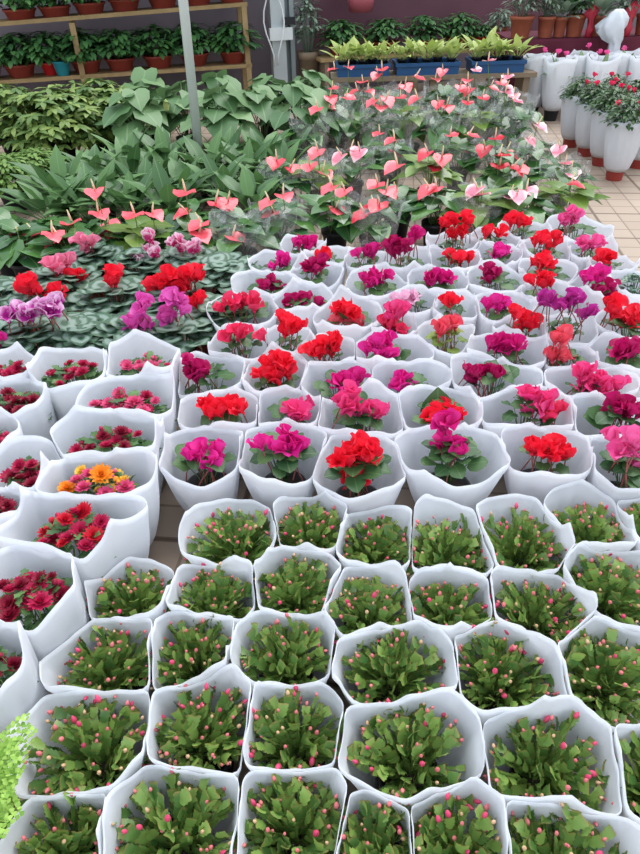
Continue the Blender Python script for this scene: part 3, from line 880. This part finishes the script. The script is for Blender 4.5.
for i, (px, _y, fl, col, lab) in enumerate(ANTH):
    ax_, Y, back = APOS[i]
    q = Vector((ax_, Y, 0))
    root = thing('potted_anthurium', (q.x, Y, 0), lab, 'plant', 'anthuriums')
    add_pot(root, .08, .15, M_BLACK)
    big = 1.1 if back else (.7 if px < 245 else .78 if px < 400 else .86)
    obj('foliage', ANF[(i * 5 + i // 6) % 6], root, (0, 0, .10), (0, 0, U(0, 6.28)), (.92, .92, big))
    if back or i in (7, 8, 10, 12, 13, 15, 18, 19, 23, 24, 9, 22):
        obj('cellophane_wrap', CELLO[i % 4], root, None, (0, 0, U(0, 6.28)), (.95, .95, 1.1 if back else .85))
    for (fx, fy) in fl:
        p = aty(fx, fy, Y + U(-.08, .02))
        f = obj('flower', SPM[(col, rnd.randrange(3))], root, p - root.location, (U(-.15, .15), U(.0, .5), U(-2.6, -.5)), U(.85, 1.15))
        obj('spadix', SPADIX, f)
        obj('flower_stem', ASTEM, f, None, (0, -.2, 0))

# ------------------------------------------------------------------ green foliage plants
M_LAN = leafy('lance_leaf', '44683e', '6a9056', .4, .22, vein='86a870')
M_BRD = leafy('broad_leaf', '4f7448', '7c9c6a', .45, .2, vein='93ac80')
M_SCH = leafy('schefflera_leaf', '4e7038', '8ea456', .5, .22)
M_BSH = leafy('bush_leaf', '557a36', '7a9a48', .5, .2)
M_DRK = leafy('dark_shelf_leaf', '305a34', '568648', .45, .25)
M_GRY = leafy('grey_green_leaf', '68806a', '8ea08c', .5, .2)
M_PAL = leafy('pale_shoot', '9ab058', 'c0cc7c', .5, .25)
def lance_fol(seed, n=20, L=.25, mat=M_LAN):
    r = random.Random(seed)
    mb = MB()
    for i in range(n):
        q = math.sqrt((i + .5) / n)
        az = i * 2.4 + r.uniform(-.3, .3)
        el = 1.35 - q * r.uniform(.6, 1.0)
        d = sph(az, el)
        l = L * r.uniform(.8, 1.15)
        o = Vector((math.cos(az) * .02 * q, math.sin(az) * .02 * q, 0))
        mb.tube([o, o + d * l * .4], [.004, .003], 5)
        mb.leaf(o + d * l * .38, d, sph(az, el + PI / 2) * -1 if el > 1.6 else sph(az + PI, PI / 2 - el), l * .95, l * .36, P_LANCE, r.uniform(.1, .5), .25, .05, r.uniform(0, 6))
    return mb.mesh('foliage', mat)
def broad_fol(seed, n=18, h=.42, R=.26, L=.22, mat=M_BRD, prof=P_HEART, wr=.95):
    r = random.Random(seed)
    mb = MB()
    for i in range(n):
        q = math.sqrt((i + .5) / n)
        az = i * 2.4 + r.uniform(-.3, .3)
        hh = h * (1 - .45 * q * q) + r.uniform(-.05, .04)
        p = Vector((math.cos(az) * R * q, math.sin(az) * R * q, hh))
        d = sph(az + r.uniform(-.5, .5), r.uniform(-.5, .1))
        l = L * r.uniform(.75, 1.15)
        o = p - d * l * .25
        mb.leaf(o, d, Z, l, l * wr, prof, r.uniform(.1, .4), r.uniform(-.1, .15), .05, r.uniform(0, 6))
        mb.tube([Vector((p.x * .08, p.y * .08, 0)), Vector((o.x * .5, o.y * .5, hh * .65)), o], [.005, .004, .003], 5)
    return mb.mesh('foliage', mat)
def bush_fol(seed, n, R, h, L, wr, mat, whorl=1, h0=.12):
    r = random.Random(seed)
    mb = MB()
    for i in range(n):
        az = r.uniform(0, 2 * PI)
        s = r.random()
        el = math.asin(s * 1.15 - .15) if s * 1.15 - .15 > -1 else 0
        rr = r.uniform(.6, 1.0)
        p = Vector((math.cos(az) * math.cos(el) * R * rr, math.sin(az) * math.cos(el) * R * rr, h0 + (h - h0) * (.35 + .65 * max(-.4, math.sin(el))) * (.55 + .45 * rr)))
        out = sph(az, el * .6)
        for k in range(whorl):
            d = (sph(az + (k - whorl / 2) * 2 * PI / max(1, whorl) + r.uniform(-.2, .2), r.uniform(-.4, .2)) + out * .3)
            mb.leaf(p, d, Z + out * .4, L * r.uniform(.8, 1.2), L * wr, P_OVAL, .3, .12, .04)
    for i in range(9):
        az = i * 2.4
        mb.tube([Vector((math.cos(az) * .03, math.sin(az) * .03, 0)), Vector((math.cos(az) * R * .55, math.sin(az) * R * .55, h * .75))], [.007, .004], 5)
    return mb.mesh('foliage', mat)
def plant(name, px, Y, lab, cat, group, fol, potr, poth, potm, fz, sc=1.0, z0=0.0):
    q = at_col(px, Y, .25 + z0)
    root = thing(name, (q.x, Y, z0), lab, cat, group)
    add_pot(root, potr, poth, potm)
    obj('foliage', fol, root, (0, 0, fz), (0, 0, U(0, 6.28)), sc)
    return root
LAN = [lance_fol(i) for i in range(4)]
LANP = []
for ri, (Y, xs) in enumerate(((4.05, (48, 88, 130, 168, 250)), (4.4, (60, 100, 142, 182, 222, 262)), (4.8, (92, 130, 168, 206, 246, 284)), (5.15, (128, 164, 226, 262)))):
    rown = ('front', 'second', 'third', 'back')[ri]
    for i, x in enumerate(xs):
        plant('peace_lily', x, Y, 'green lance leaved plant, %s in %s row of the leafy patch' % (ORD[i], rown), 'plant', 'lance leaved plants behind the anthuriums', LAN[(i + ri) % 4], .075, .14, M_BLACK, .12, U(.95, 1.15))
BRD = [broad_fol(i) for i in range(3)]
for i, (x, Y, lab) in enumerate(((142, 5.75, 'broad leaved plant at left end, beside the bushy shrub'), (185, 6.1, 'broad leaved plant immediately left of the leaning white pole'),
        (225, 5.7, 'broad leaved plant immediately right of the white pole'), (262, 5.9, 'broad leaved plant below the coiled white cables'), (300, 5.75, 'broad leaved plant at right end beside the anthuriums'),
        (222, 6.5, 'broad leaved plant at back below the shelf end'), (268, 6.6, 'broad leaved plant at back below the electrical column'), (308, 6.5, 'broad leaved plant at back right of the electrical column'), (150, 6.6, 'yellowish broad leaved plant close under the lower shelf'))):
    r = plant('broad_leaved_plant', x, Y, lab, 'plant', 'broad leaved plants by the pole', BRD[i % 3], .09, .16, M_BLACK, .10, U(.95, 1.1))
    if i == 1:   # one pale unopened bloom
        p = aty(167, 112, Y - .25) - r.location
        mb = MB()
        mb.leaf(Vector((0, 0, 0)), Vector((.05, 0, 1)), Vector((0, -1, .1)), .10, .055, P_OVAL, .05, .3)
        f = obj('flower', mb.mesh('flower', leafy('pale_yellow_bloom', 'dfe08c', 'e6e69c', .4, .3)), r, p)
        obj('flower_stem', ASTEM, f)
SCH = [bush_fol(i, 210, .34, .52, .09, .42, M_SCH, 6, .04) for i in range(2)]
for i, (x, Y, lab) in enumerate(((12, 6.1, 'bushy green shrub at left edge below the lower shelf'), (58, 5.85, 'bushy green shrub with drooping leaf whorls, middle of the three'), (100, 6.15, 'bushy green shrub at right of the three, beside broad leaves'))):
    plant('umbrella_shrub', x, Y, lab, 'shrub', 'bushy shrubs under the shelf', SCH[i % 2], .13, .2, M_BLACK, .04, (1.2, 1.2, 1.12))
BSH = bush_fol(9, 520, .26, .30, .055, .5, M_BSH, 2, .06)
plant('small_leaved_shrub', 8, 4.75, 'low small leaved light green shrub at left edge', 'shrub', None, BSH, .11, .15, M_BLACK, .07)
plant('small_leaved_shrub', 36, 4.95, 'low small leaved shrub second from left edge, in front of bushy ones', 'shrub', None, BSH, .11, .15, M_BLACK, .07, .95)

# ------------------------------------------------------------------ leaning pole
b0 = at_col(202, 5.3, .0)
t0 = aty(183, 0, 5.3)
dirp = (t0 - b0).normalized()
mb = MB()
mb.tube([b0 * 1.0, b0 + dirp * 2.6], [.034, .034], 20)
tag(obj('support_pole', mb.mesh('pole', solid('white_painted_pipe', 'c4cac6', .4))), 'thin pale grey support pole rising out of the leafy plants', 'pole')

# ------------------------------------------------------------------ shelf, wall, column
A = atz(0, 80.5, .45)
B = atz(510, 46.5, .45)
dv = (B - A); dv.z = 0
LEN = dv.length
dv.normalize()
nv = Vector((-dv.y, dv.x, 0))     # away from the camera
rz = math.atan2(dv.y, dv.x)
M_WOOD = solid('pale_timber', 'b09468', .7, noise=14)
M_WOOD2 = solid('weathered_timber', '92806a', .75, noise=10)
def along(s, off, z): return A + dv * s + nv * off + Vector((0, 0, z - A.z))
def s_at(px, z):   # distance along the shelf line seen at pixel x
    lo, hi = -2.0, LEN + 3
    for _ in range(40):
        m = (lo + hi) / 2
        q = along(m, .12, z) - CAM
        x = 320 + F * q.dot(rt) / q.dot(fw)
        if x < px: lo = m
        else: hi = m
    return lo
sE = s_at(250, .45)
sR0, sR1 = s_at(318, .45), s_at(506, .45)
ZU = .93
root = thing('plant_shelf', along(0, 0, 0), 'two tier timber shelf with pots along the back wall, left', 'shelf')
def part(name, m, mat, parent):
    o = obj(name, m.mesh(name, mat, False), parent)
    o.matrix_parent_inverse = Matrix.Translation(-parent.location)
    return o
def zu(s): return ZU - .02 + .11 * max(0, s) / sE     # the upper board climbs a little to the right
def plank(s0, s1, z, parent, w=.34, name='shelf_board', tilt=False):
    m = MB()
    za, zb = (zu(s0), zu(s1)) if tilt else (z, z)
    P = [along(s_, o_, z_ + t_) for t_ in (-.036, 0) for s_, o_, z_ in ((s0, 0, za), (s1, 0, zb), (s1, w, zb), (s0, w, za))]
    m.add(P, [(3, 2, 1, 0), (4, 5, 6, 7), (0, 1, 5, 4), (1, 2, 6, 5), (2, 3, 7, 6), (3, 0, 4, 7)])
    part(name, m, M_WOOD, parent)
plank(-1.4, sE, .45, root)
plank(-1.4, sE, ZU, root, tilt=True)
for s in (-1.2, s_at(77, .7), sE - .04):
    for off in (.02, .3):
        m = MB()
        m.box(along(s, off, (zu(s) - .03) / 2), (.055, .04, zu(s) - .03), rz)
        part('post', m, M_WOOD, root)
shelf2 = thing('plant_bench', along(sR0, 0, 0), 'low timber bench with planters along the back wall, right', 'shelf')
plank(sR0, sR1, .45, shelf2, .36)
for s in (sR0 + .08, (sR0 + sR1) / 2, sR1 - .08):
    m = MB()
    m.box(along(s, .18, .207), (.05, .3, .414), rz)
    part('trestle', m, M_WOOD2, shelf2)

t = NT('mauve_plaster')
p_ = t.n('BsdfPrincipled')
n_ = t.noise(1.2, 4)
t.l(t.ramp(n_, [(.3, lin('6a6068')), (.7, lin('857a80'))]), p_.inputs['Base Color'])
p_.inputs['Roughness'].default_value = .85
t.l(p_.outputs[0], t.out.inputs[0])
mb = MB()
mb.box(along(LEN / 2, .80, 1.4), (LEN + 12, .1, 2.8), rz)
struct('wall_back', mb.mesh('wall', t.m, False))
mb = MB()
sM0, sM1 = s_at(388, .9), s_at(520, .9)
mb.box(along((sM0 + sM1) / 2, .735, .8), (sM1 - sM0 + 1.5, .03, .62), rz)
struct('trim_1', mb.mesh('trim', solid('purple_brown_panel', '6c4450', .7, noise=3), False))

# floor
t = NT('paving')
tc = t.n('TexCoord')
mp = t.n('Mapping')
mp.inputs['Rotation'].default_value = (0, 0, math.radians(7))
t.l(tc.outputs['Object'], mp.inputs[0])
def brick(w, mort, c1, c2, cm):
    b = t.n('TexBrick')
    b.offset = 0
    b.inputs['Scale'].default_value = 1
    b.inputs['Brick Width'].default_value = w
    b.inputs['Row Height'].default_value = w
    b.inputs['Mortar Size'].default_value = mort
    b.inputs['Mortar Smooth'].default_value = .2
    b.inputs['Color1'].default_value = c1
    b.inputs['Color2'].default_value = c2
    b.inputs['Mortar'].default_value = cm
    t.l(mp.outputs[0], b.inputs['Vector'])
    return b
b1 = brick(.15, .006, lin('b2a08e'), lin('a59281'), lin('80705f'))
b2 = brick(.45, .012, (1, 1, 1, 1), (.92, .92, .92, 1), (.42, .36, .32, 1))
col = t.mix(1.0, b1.outputs[0], b2.outputs[0], 'MULTIPLY')
nz = t.noise(3, 4)
col = t.mix(t.math('MULTIPLY', nz, .35), col, lin('8a7666'))
p_ = t.n('BsdfPrincipled')
t.l(col, p_.inputs['Base Color'])
p_.inputs['Roughness'].default_value = .6
t.l(p_.outputs[0], t.out.inputs[0])
mb = MB()
mb.add([(-9, -3, 0), (9, -3, 0), (9, 14, 0), (-9, 14, 0)], [(0, 1, 2, 3)])
struct('floor', mb.mesh('floor', t.m, False))

# shelf plants
def bowl_mesh(r, h, mat):
    m = MB()
    m.lathe([(.001, 0), (r * .7, 0), (r * .74, .006), (r * .96, h * .82), (r * 1.04, h * .84), (r * 1.05, h), (r * .97, h), (r * .92, h * .85), (.001, h * .8)], 24)
    return m.mesh('planter', mat)
M_PLAN = solid('red_clay_planter', 'a24438', .6, noise=10)
BOWL = bowl_mesh(.155, .12, M_PLAN)
SMALL = bowl_mesh(.095, .12, solid('bright_red_plastic', 'c8282c', .45))
DRK = [bush_fol(20 + i, 170, .25, .27, .10, .46, M_DRK, 2, .0) for i in range(3)]
def shelf_plant(px, z, lab, grp, mesh=BOWL, fol=None, sc=1.0, off=.17):
    s = s_at(px, z)
    q = along(s, off, zu(s) if z == ZU else z)
    r = thing('potted_foliage_plant', q, lab, 'plant', grp)
    obj('planter', mesh, r)
    obj('foliage', fol or rnd.choice(DRK), r, (0, 0, .09), (0, 0, U(0, 6)), sc)
    return r
for i, x in enumerate((22, 57, 92, 127, 165, 200, 234)):
    shelf_plant(x, ZU, 'green plant in red clay planter, %s on the upper shelf' % ORD[i], 'planters on the upper shelf', sc=1.15)
for i, x in enumerate((-12, 22, 52, 88, 122, 160, 196, 235)):
    shelf_plant(x, .45, 'green plant in red clay planter, %s on the lower shelf' % ORD[i], 'planters on the lower shelf', SMALL if x in (52,) else BOWL, sc=1.15)
for i, x in enumerate((343, 386, 424, 460)):
    shelf_plant(x, .45, 'dark green plant in red clay planter, %s on the right bench' % ORD[i], 'planters on the right bench', sc=1.0, off=.18)
shelf_plant(481, .45, 'small plant in bright red plastic pot at right end of bench', 'planters on the right bench', SMALL, sc=.55, off=.1)
shelf_plant(499, .45, 'grey green plant in terracotta pot on bench next to red cloth', 'planters on the right bench', pot_mesh(.1, .19, M_TERRA)[0], bush_fol(31, 90, .2, .3, .09, .3, M_GRY, 2, .05), 1.0, .16)
# turquoise pot on the lower shelf
mb = MB()
mb.lathe([(.001, 0), (.06, 0), (.085, .12), (.09, .12), (.09, .135), (.08, .135), (.06, .03), (.001, .03)], 20)
q = along(s_at(64, .45), .06, .45)
tag(obj('plastic_pot', mb.mesh('pot', solid('turquoise_plastic', '2e9fb4', .4)), None, q), 'empty turquoise plastic pot at front of lower shelf', 'pot')
# white tub behind lower shelf plants
mb = MB()
mb.lathe([(.001, 0), (.09, 0), (.11, .2), (.115, .2), (.115, .22), (.105, .22), (.085, .02), (.001, .02)], 20)
zt = .45
q = along(s_at(238, .45) , .05, .45)
tub = tag(obj('plastic_tub', mb.mesh('tub', solid('white_plastic', 'e0e6ea', .4)), None, along(s_at(238, .8), .27, .45), None, (.8, .8, 1.65)), 'white plastic tub at right end of lower shelf behind plants', 'tub')

# electrical column
cs = s_at(279, .9)
cr = thing('electrical_column', along(cs, .25, 0), 'grey white metal column with meter box between shelf and bench', 'column')
def cpart(name, c, sz, mat):
    m = MB()
    m.box(c, sz, rz)
    part(name, m, mat, cr)
M_MET = solid('light_grey_metal', 'bcc4c6', .4, .3)
M_MET2 = solid('grey_metal', '8a9496', .4, .4)
cpart('post', along(cs, .25, 1.3), (.16, .12, 2.6), M_MET)
cpart('side_rail', along(cs + .17, .27, 1.3), (.05, .06, 2.6), M_MET2)
cpart('back_panel', along(cs + .1, .33, 1.1), (.22, .02, 2.2), M_MET2)
cpart('meter_box', along(cs + .02, .17, .70), (.26, .06, .12), solid('white_plastic_box', 'd8dcdc', .4))
cpart('switch', along(cs + .12, .165, .82), (.12, .07, .07), M_BLACK)
for i, (o0, am) in enumerate(((-.13, .05), (.0, -.05))):
    mb = MB()
    pts = [along(cs + o0 + am * math.sin(k * .8) , .1 - .02 * math.sin(k), 1.45 - k * .105) for k in range(11)]
    mb.tube(pts, [.008] * 11, 8)
    tag(obj('cable', mb.mesh('cable', solid('white_cable', 'dde0e0', .4))), ('white cable hanging loosely, left of the pair' if i == 0 else 'white cable hanging loosely, right of the pair'), 'cable', 'white cables on the column')
# small climbing plant right of the column
r_ = thing('trailing_plant', along(s_at(312, .6), .3, 0), 'pale trailing plant standing right of the electrical column', 'plant')
add_pot(r_, .12, .5, M_WOOD2)
obj('foliage', bush_fol(44, 130, .2, .62, .09, .4, M_GRY, 2, .1), r_, (0, 0, .42))
# hanging pink basket
hb = thing('hanging_basket', along(s_at(366, .95), .30, .86), 'dusky pink hanging basket in front of back wall', 'basket')
mb = MB(); mb.lathe([(.001, 0), (.13, .0), (.17, .2), (.16, .2), (.12, .02), (.001, .02)], 20)
obj('bowl', mb.mesh('bowl', solid('dusky_pink_plastic', 'a4505c', .5)), hb)
obj('foliage', bush_fol(47, 70, .22, .3, .1, .4, M_DRK, 2, .1), hb, (0, 0, .1))
mb = MB()
for k in range(3):
    a = k * 2.09
    mb.tube([Vector((.16 * math.cos(a), .16 * math.sin(a), .2)), Vector((0, 0, 1.3))], [.003, .003], 5)
obj('hanger', mb.mesh('hanger', M_BLACK), hb)

# blue crates with pale shoots
M_BLUE = solid('blue_plastic', '24507e', .45)
stq = at_col(356, 7.2, .4), at_col(506, 7.2, .4)
st = thing('low_stand', ((stq[0].x + stq[1].x) / 2, 7.2, 0), 'low timber stand carrying the blue crates in front of the bench', 'stand')
sw = stq[1].x - stq[0].x + .5
m = MB(); m.box((0, 0, .43), (sw, .38, .04)); obj('top_board', m.mesh('top_board', M_WOOD2, False), st)
for sx in (-1, 0, 1):
    m = MB(); m.box((sx * (sw / 2 - .08), 0, .205), (.06, .3, .41)); obj('leg', m.mesh('leg', M_WOOD2, False), st)
CZ = .45
for ci, (x, Y, nm) in enumerate(((362, 7.2, 'left'), (424, 7.2, 'middle'), (492, 7.2, 'right'))):
    q = at_col(x, Y, .3)
    w = (.5, .6, .5)[ci]
    cr_ = thing('crate', (q.x, Y, CZ), 'blue plastic crate of pale shoots, %s of the three in front of the bench' % nm, 'crate', 'blue crates')
    for name, c, sz in (('front_panel', (0, -.15, .05), (w, .02, .10)), ('back_panel', (0, .15, .05), (w, .02, .10)), ('side_panel', (-w / 2 + .01, 0, .05), (.02, .28, .10)), ('side_panel', (w / 2 - .01, 0, .05), (.02, .28, .10)), ('bottom', (0, 0, .006), (w - .04, .28, .012))):
        m = MB(); m.box(c, sz)
        obj(name, m.mesh(name, M_BLUE, False), cr_)
    m = MB()
    for c, sz in (((0, -.165, .09), (w + .03, .02, .03)), ((0, .165, .09), (w + .03, .02, .03)), ((-w / 2 - .005, 0, .09), (.02, .31, .03)), ((w / 2 + .005, 0, .09), (.02, .31, .03))):
        m.box(c, sz)
    obj('rim', m.mesh('rim', M_BLUE, False), cr_)
    fol = lance_fol(70 + ci, 12, .19, M_PAL)
    for k in range(5):
        sx = q.x - w / 2 + w * (k + .5) / 5
        p_r = thing('potted_lily_shoot', (sx, Y + (.04 if k % 2 else -.04), CZ + .012), 'pale yellow green shoot plant standing in the %s blue crate' % nm, 'plant', 'shoots in the %s blue crate' % nm)
        add_pot(p_r, .045, .12, M_BLACK)
        obj('foliage', fol, p_r, (0, 0, .10), (0, 0, k * 1.1), U(.9, 1.1))

# table with wine red cloth
TY = 7.7
TZ = .65
TL, TR = at_col(504, TY, .74).x + .1, at_col(640, TY, .74).x + 1.5
tb = thing('table', ((TL + TR) / 2, TY + .4, 0), 'long table at far right under a wine red cloth', 'table')
W = TR - TL
m = MB(); m.box((0, 0, TZ - .027), (W - .04, .78, .03))
obj('tabletop', m.mesh('tabletop', M_WOOD2, False), tb)
for sx in (-1, 1):
    for sy in (-1, 1):
        m = MB(); m.box((sx * (W / 2 - .1), sy * .3, TZ / 2 - .02), (.05, .05, TZ - .04))
        obj('leg', m.mesh('leg', M_WOOD2, False), tb)
m = MB()
n = 90
per = []
hw, hd = W / 2, .4
for k in range(n): per.append((-hw + 2 * hw * k / n, -hd))
for k in range(24): per.append((hw, -hd + 2 * hd * k / 24))
for k in range(n): per.append((hw - 2 * hw * k / n, hd))
for k in range(24): per.append((-hw, hd - 2 * hd * k / 24))
vs = [(x, y, TZ) for x, y in per]
for j, z in enumerate((TZ - .02, .35, .05)):
    for k, (x, y) in enumerate(per):
        f = 1 + (.0, .012, .02)[j] * math.sin(k * .55)
        g = (.0, .03, .05)[j] * math.sin(k * .55)
        vs.append((x * f if abs(y) < hd else x, y + (g if y <= -hd + 1e-6 else 0) - (.004 if y < 0 else -.004), z))
np_ = len(per)
fs = [tuple(range(np_))]
for j in range(3):
    for k in range(np_):
        fs.append((j * np_ + k, (j + 1) * np_ + k, (j + 1) * np_ + (k + 1) % np_, j * np_ + (k + 1) % np_))
m.add(vs, fs)
tag(obj('tablecloth', m.mesh('tablecloth', solid('wine_red_cloth', '5c1c30', .8), False), None, tb.location), 'wine red cloth draped to the floor over the far table', 'tablecloth')
FT = [bush_fol(60, 120, .2, .42, .10, .28, M_GRY, 2, .05), bush_fol(61, 110, .18, .4, .1, .4, M_DRK, 2, .05), lance_fol(62, 22, .3, M_GRY)]
M_TERRAB = solid('orange_terracotta', 'b8664c', .7, noise=10)
for i, (x, r, h, f) in enumerate(((521, .12, .20, 0), (546, .09, .19, 0), (560, .07, .18, 2), (575, .10, .2, 1), (596, .1, .19, 2), (622, .11, .19, 0), (645, .1, .19, 1))):
    q = at_col(x, TY + .15, .75)
    rr = thing('potted_foliage_plant', (q.x, TY + .15, TZ + .002), 'plant in terracotta pot, %s on the wine red table' % ORD[i], 'plant', 'terracotta pots on the red table')
    a, s_ = pot_mesh(r, h, M_TERRAB)
    pp = obj('pot', a, rr)
    obj('soil', s_, pp)
    obj('foliage', FT[f], rr, (0, 0, h * .75), (0, 0, U(0, 6)), .9)
# scrunched white bag and red ribbons
r9 = random.Random(5)
def crumple(name, c, prof, mat, lab, cat, sx=1, sy=1):
    m = MB()
    vs, fs = [], []
    n = 22
    for i, (r, z, ox) in enumerate(prof):
        for k in range(n):
            t_ = 2 * PI * k / n
            q = r * (1 + .22 * math.sin(5 * t_ + i * 1.3) + .12 * math.sin(9 * t_ - i)) + .002
            vs.append((ox + q * math.cos(t_) * sx, q * math.sin(t_) * sy, z))
    for i in range(len(prof) - 1):
        for k in range(n):
            fs.append((i * n + k, i * n + (k + 1) % n, (i + 1) * n + (k + 1) % n, (i + 1) * n + k))
    fs.append(tuple(range(n - 1, -1, -1)))
    fs.append(tuple((len(prof) - 1) * n + k for k in range(n)))
    m.add(vs, fs)
    return tag(obj(name, m.mesh(name, mat), None, c), lab, cat)
q = at_col(607, TY - .06, .6)
crumple('plastic_bag', (q.x, TY - .14, TZ - .2), [(.05, 0, .05), (.06, .08, .05), (.05, .16, .04), (.09, .2, .01), (.125, .26, -.02), (.13, .32, -.02), (.11, .38, 0), (.07, .43, .01), (.03, .46, .02)], solid('white_film', 'd4dae0', .4), 'scrunched white plastic bag hanging over the red table edge', 'bag', 1, .55)
for i, (x, lab) in enumerate(((595, 'red ribbon bow standing among pots left of scrunched white bag'), (634, 'red ribbon bow among pots at right edge of table'))):
    q = at_col(x, TY + .06, 1.0)
    crumple('ribbon_bow', (q.x, TY + .04, TZ + .002), [(.03, 0, 0), (.035, .08, .01), (.018, .15, .0), (.06, .21, -.02), (.05, .27, .02), (.012, .32, .03)], solid('red_ribbon', 'b83044', .4), lab, 'ribbon', 1, .6)

# ------------------------------------------------------------------ tall sleeved plants at far right
def own_bag(x, Y, w, h):
    q = at_col(x, Y, h)
    b = dict(c=Vector((q.x, Y, 0)), rx=w / 2, ry=w / 2, h=h)
    BAGS.append(b)
    return b
TALL = [(540, 7.3, 'leftmost, against the red cloth'), (561, 7.1, 'second from left, standing forward of its row'), (583, 7.3, 'third from left'), (604, 7.1, 'fourth from left, behind leafy azaleas'), (626, 7.3, 'fifth from left, behind leafy azaleas'), (648, 7.1, 'at right edge, behind leafy azaleas')]
tj = [(own_bag(x, Y, .27, .56), l) for x, Y, l in TALL]
AZ = [(580, 6.05, 'farthest left'), (596, 5.75, 'second'), (612, 6.1, 'rear middle'), (612, 5.45, 'third along the path'), (634, 5.8, 'rear right'), (628, 5.05, 'nearest to camera'), (652, 5.35, 'at right edge')]
aj = [(own_bag(x, Y, .24, .42), l) for x, Y, l in AZ]
TF = [lance_fol(80 + i, 9, .30, leafy('upright_bud_leaf', '5c7a50', '86a070', .45, .2)) for i in range(2)]
for i, (b, l) in enumerate(tj):
    rr = thing('potted_orchid', b['c'], 'pink flowered tall white sleeve, %s' % l, 'plant', 'tall white sleeves at far right')
    add_sleeve(rr, b, .085, .1, 700 + i, peak=.03, flare=.6)
    add_pot(rr, .085, .2, M_BLACK)
    obj('foliage', TF[i % 2], rr, (0, 0, .28), (0, 0, U(0, 6)), (.5, .5, 1.0))
    for k in range(1 + i % 2):
        f = obj('flower', bloom_mesh('pink', k), rr, (U(-.07, .07), U(-.07, .07), .58 + U(-.02, .04)), (U(-.3, .3), U(-.3, .3), U(0, 6)), .8)
        obj('flower_stem', CSTEM, f)
AZF = [bush_fol(90 + i, 190, .17, .26, .055, .45, M_CYL, 2, .02) for i in range(2)]
for i, (b, l) in enumerate(aj):
    rr = thing('potted_azalea', b['c'], 'leafy azalea in white sleeve beside the paved path, %s' % l, 'plant', 'azaleas in white sleeves')
    add_sleeve(rr, b, .075, .07, 800 + i, peak=.02, flare=.55)
    add_pot(rr, .08, .18, M_REDPOT)
    obj('foliage', AZF[i % 2], rr, (0, 0, .33), (0, 0, U(0, 6)), .9)
    for k in range(4 if i in (5, 6, 3) else 2):
        f = obj('flower', bloom_mesh('rosered', k), rr, (U(-.1, .1), U(-.13, .03), .53 + U(-.02, .05)), (U(-.3, .6), U(-.3, .3), U(0, 6)), .65)
        obj('flower_stem', CSTEM, f)

# ------------------------------------------------------------------ fern at bottom left
q = atz(-40, 800, .28)
rr = thing('potted_fern', (q.x, q.y, 0), 'bright light green fern at bottom left corner', 'fern')
add_pot(rr, .07, .16, M_REDPOT)
M_FERN = leafy('fern_leaflet', '6c9a34', 'b4d86a', .5, .35)
P_FAN = [(0, 0, .08), (.4, .38, .38), (.75, .72, .55), (.95, .86, .38), (1, .96, .15)]
def frond(o, d, L, bend, seed):
    r = random.Random(seed)
    m = MB()
    pts = []
    d = d.normalized()
    for k in range(13):
        s = k / 12
        pts.append(o + d * (L * s) + Vector((0, 0, -bend * s * s * L)))
    m.tube(pts, [.0014] * 13, 5)
    for k in range(2, 13):
        ax = (pts[k] - pts[k - 1]).normalized()
        side = ax.cross(Z).normalized()
        wl = L * .21 * (1 - (k / 14) ** 2) + .012
        for sg in (-1, 1):
            dd = (side * sg + ax * .5).normalized()
            nl = max(3, int(wl / .011))
            for j in range(nl):
                p = pts[k] + dd * (wl * (j + .4) / nl) + Vector((0, 0, -.1 * wl * (j / nl) ** 2 + r.uniform(-.004, .004)))
                for s2 in (-1, 1):
                    d3 = (dd * .5 + dd.cross(Z) * s2 * .8 + Vector((0, 0, r.uniform(-.2, .3)))).normalized()
                    m.leaf(p, d3, Z + Vector((r.uniform(-.5, .5), r.uniform(-.5, .5), 0)), .0088, .0090, P_FAN, .1, .1, .1)
    return m
T0 = Vector((0, 0, .17))
for i, (tx, ty, tz) in enumerate(((26, 728, .36), (14, 752, .36), (12, 785, .34), (8, 822, .33), (-8, 735, .38), (-30, 770, .4), (-60, 840, .32), (-80, 780, .34))):
    tgt = atz(tx, ty, tz) - rr.location
    dd = tgt - T0
    L = dd.length
    dd2 = dd + Vector((0, 0, .25 * L))
    fm = frond(T0, dd2, dd2.length, .25 * L / dd2.length, i)
    obj('frond', fm.mesh('frond', M_FERN), rr)

# ------------------------------------------------------------------ light
w = bpy.data.worlds.new('sky')
S.world = w
w.use_nodes = True
nt = w.node_tree
bg = nt.nodes['Background']
tcw = nt.nodes.new('ShaderNodeTexCoord')
sx_ = nt.nodes.new('ShaderNodeSeparateXYZ')
rp = nt.nodes.new('ShaderNodeValToRGB')
nt.links.new(tcw.outputs['Generated'], sx_.inputs[0])
nt.links.new(sx_.outputs[2], rp.inputs[0])
rp.color_ramp.elements[0].position = 0
rp.color_ramp.elements[0].color = (.62, .66, .70, 1)
rp.color_ramp.elements[1].position = .8
rp.color_ramp.elements[1].color = (.89, .97, 1.09, 1)
nt.links.new(rp.outputs[0], bg.inputs[0])
bg.inputs[1].default_value = 1.15
sun = bpy.data.lights.new('sun', 'SUN')
sun.energy = 1.9
sun.angle = math.radians(50)
sun.color = (1, .97, .93)
so = bpy.data.objects.new('sun', sun)
COL.objects.link(so)
so.rotation_euler = Vector((-.35, -.55, -1)).to_track_quat('-Z', 'Y').to_euler()
vs_ = S.view_settings
vs_.view_transform = 'Standard'
vs_.look = 'None'
vs_.gamma = 1
vs_.exposure = 0.5
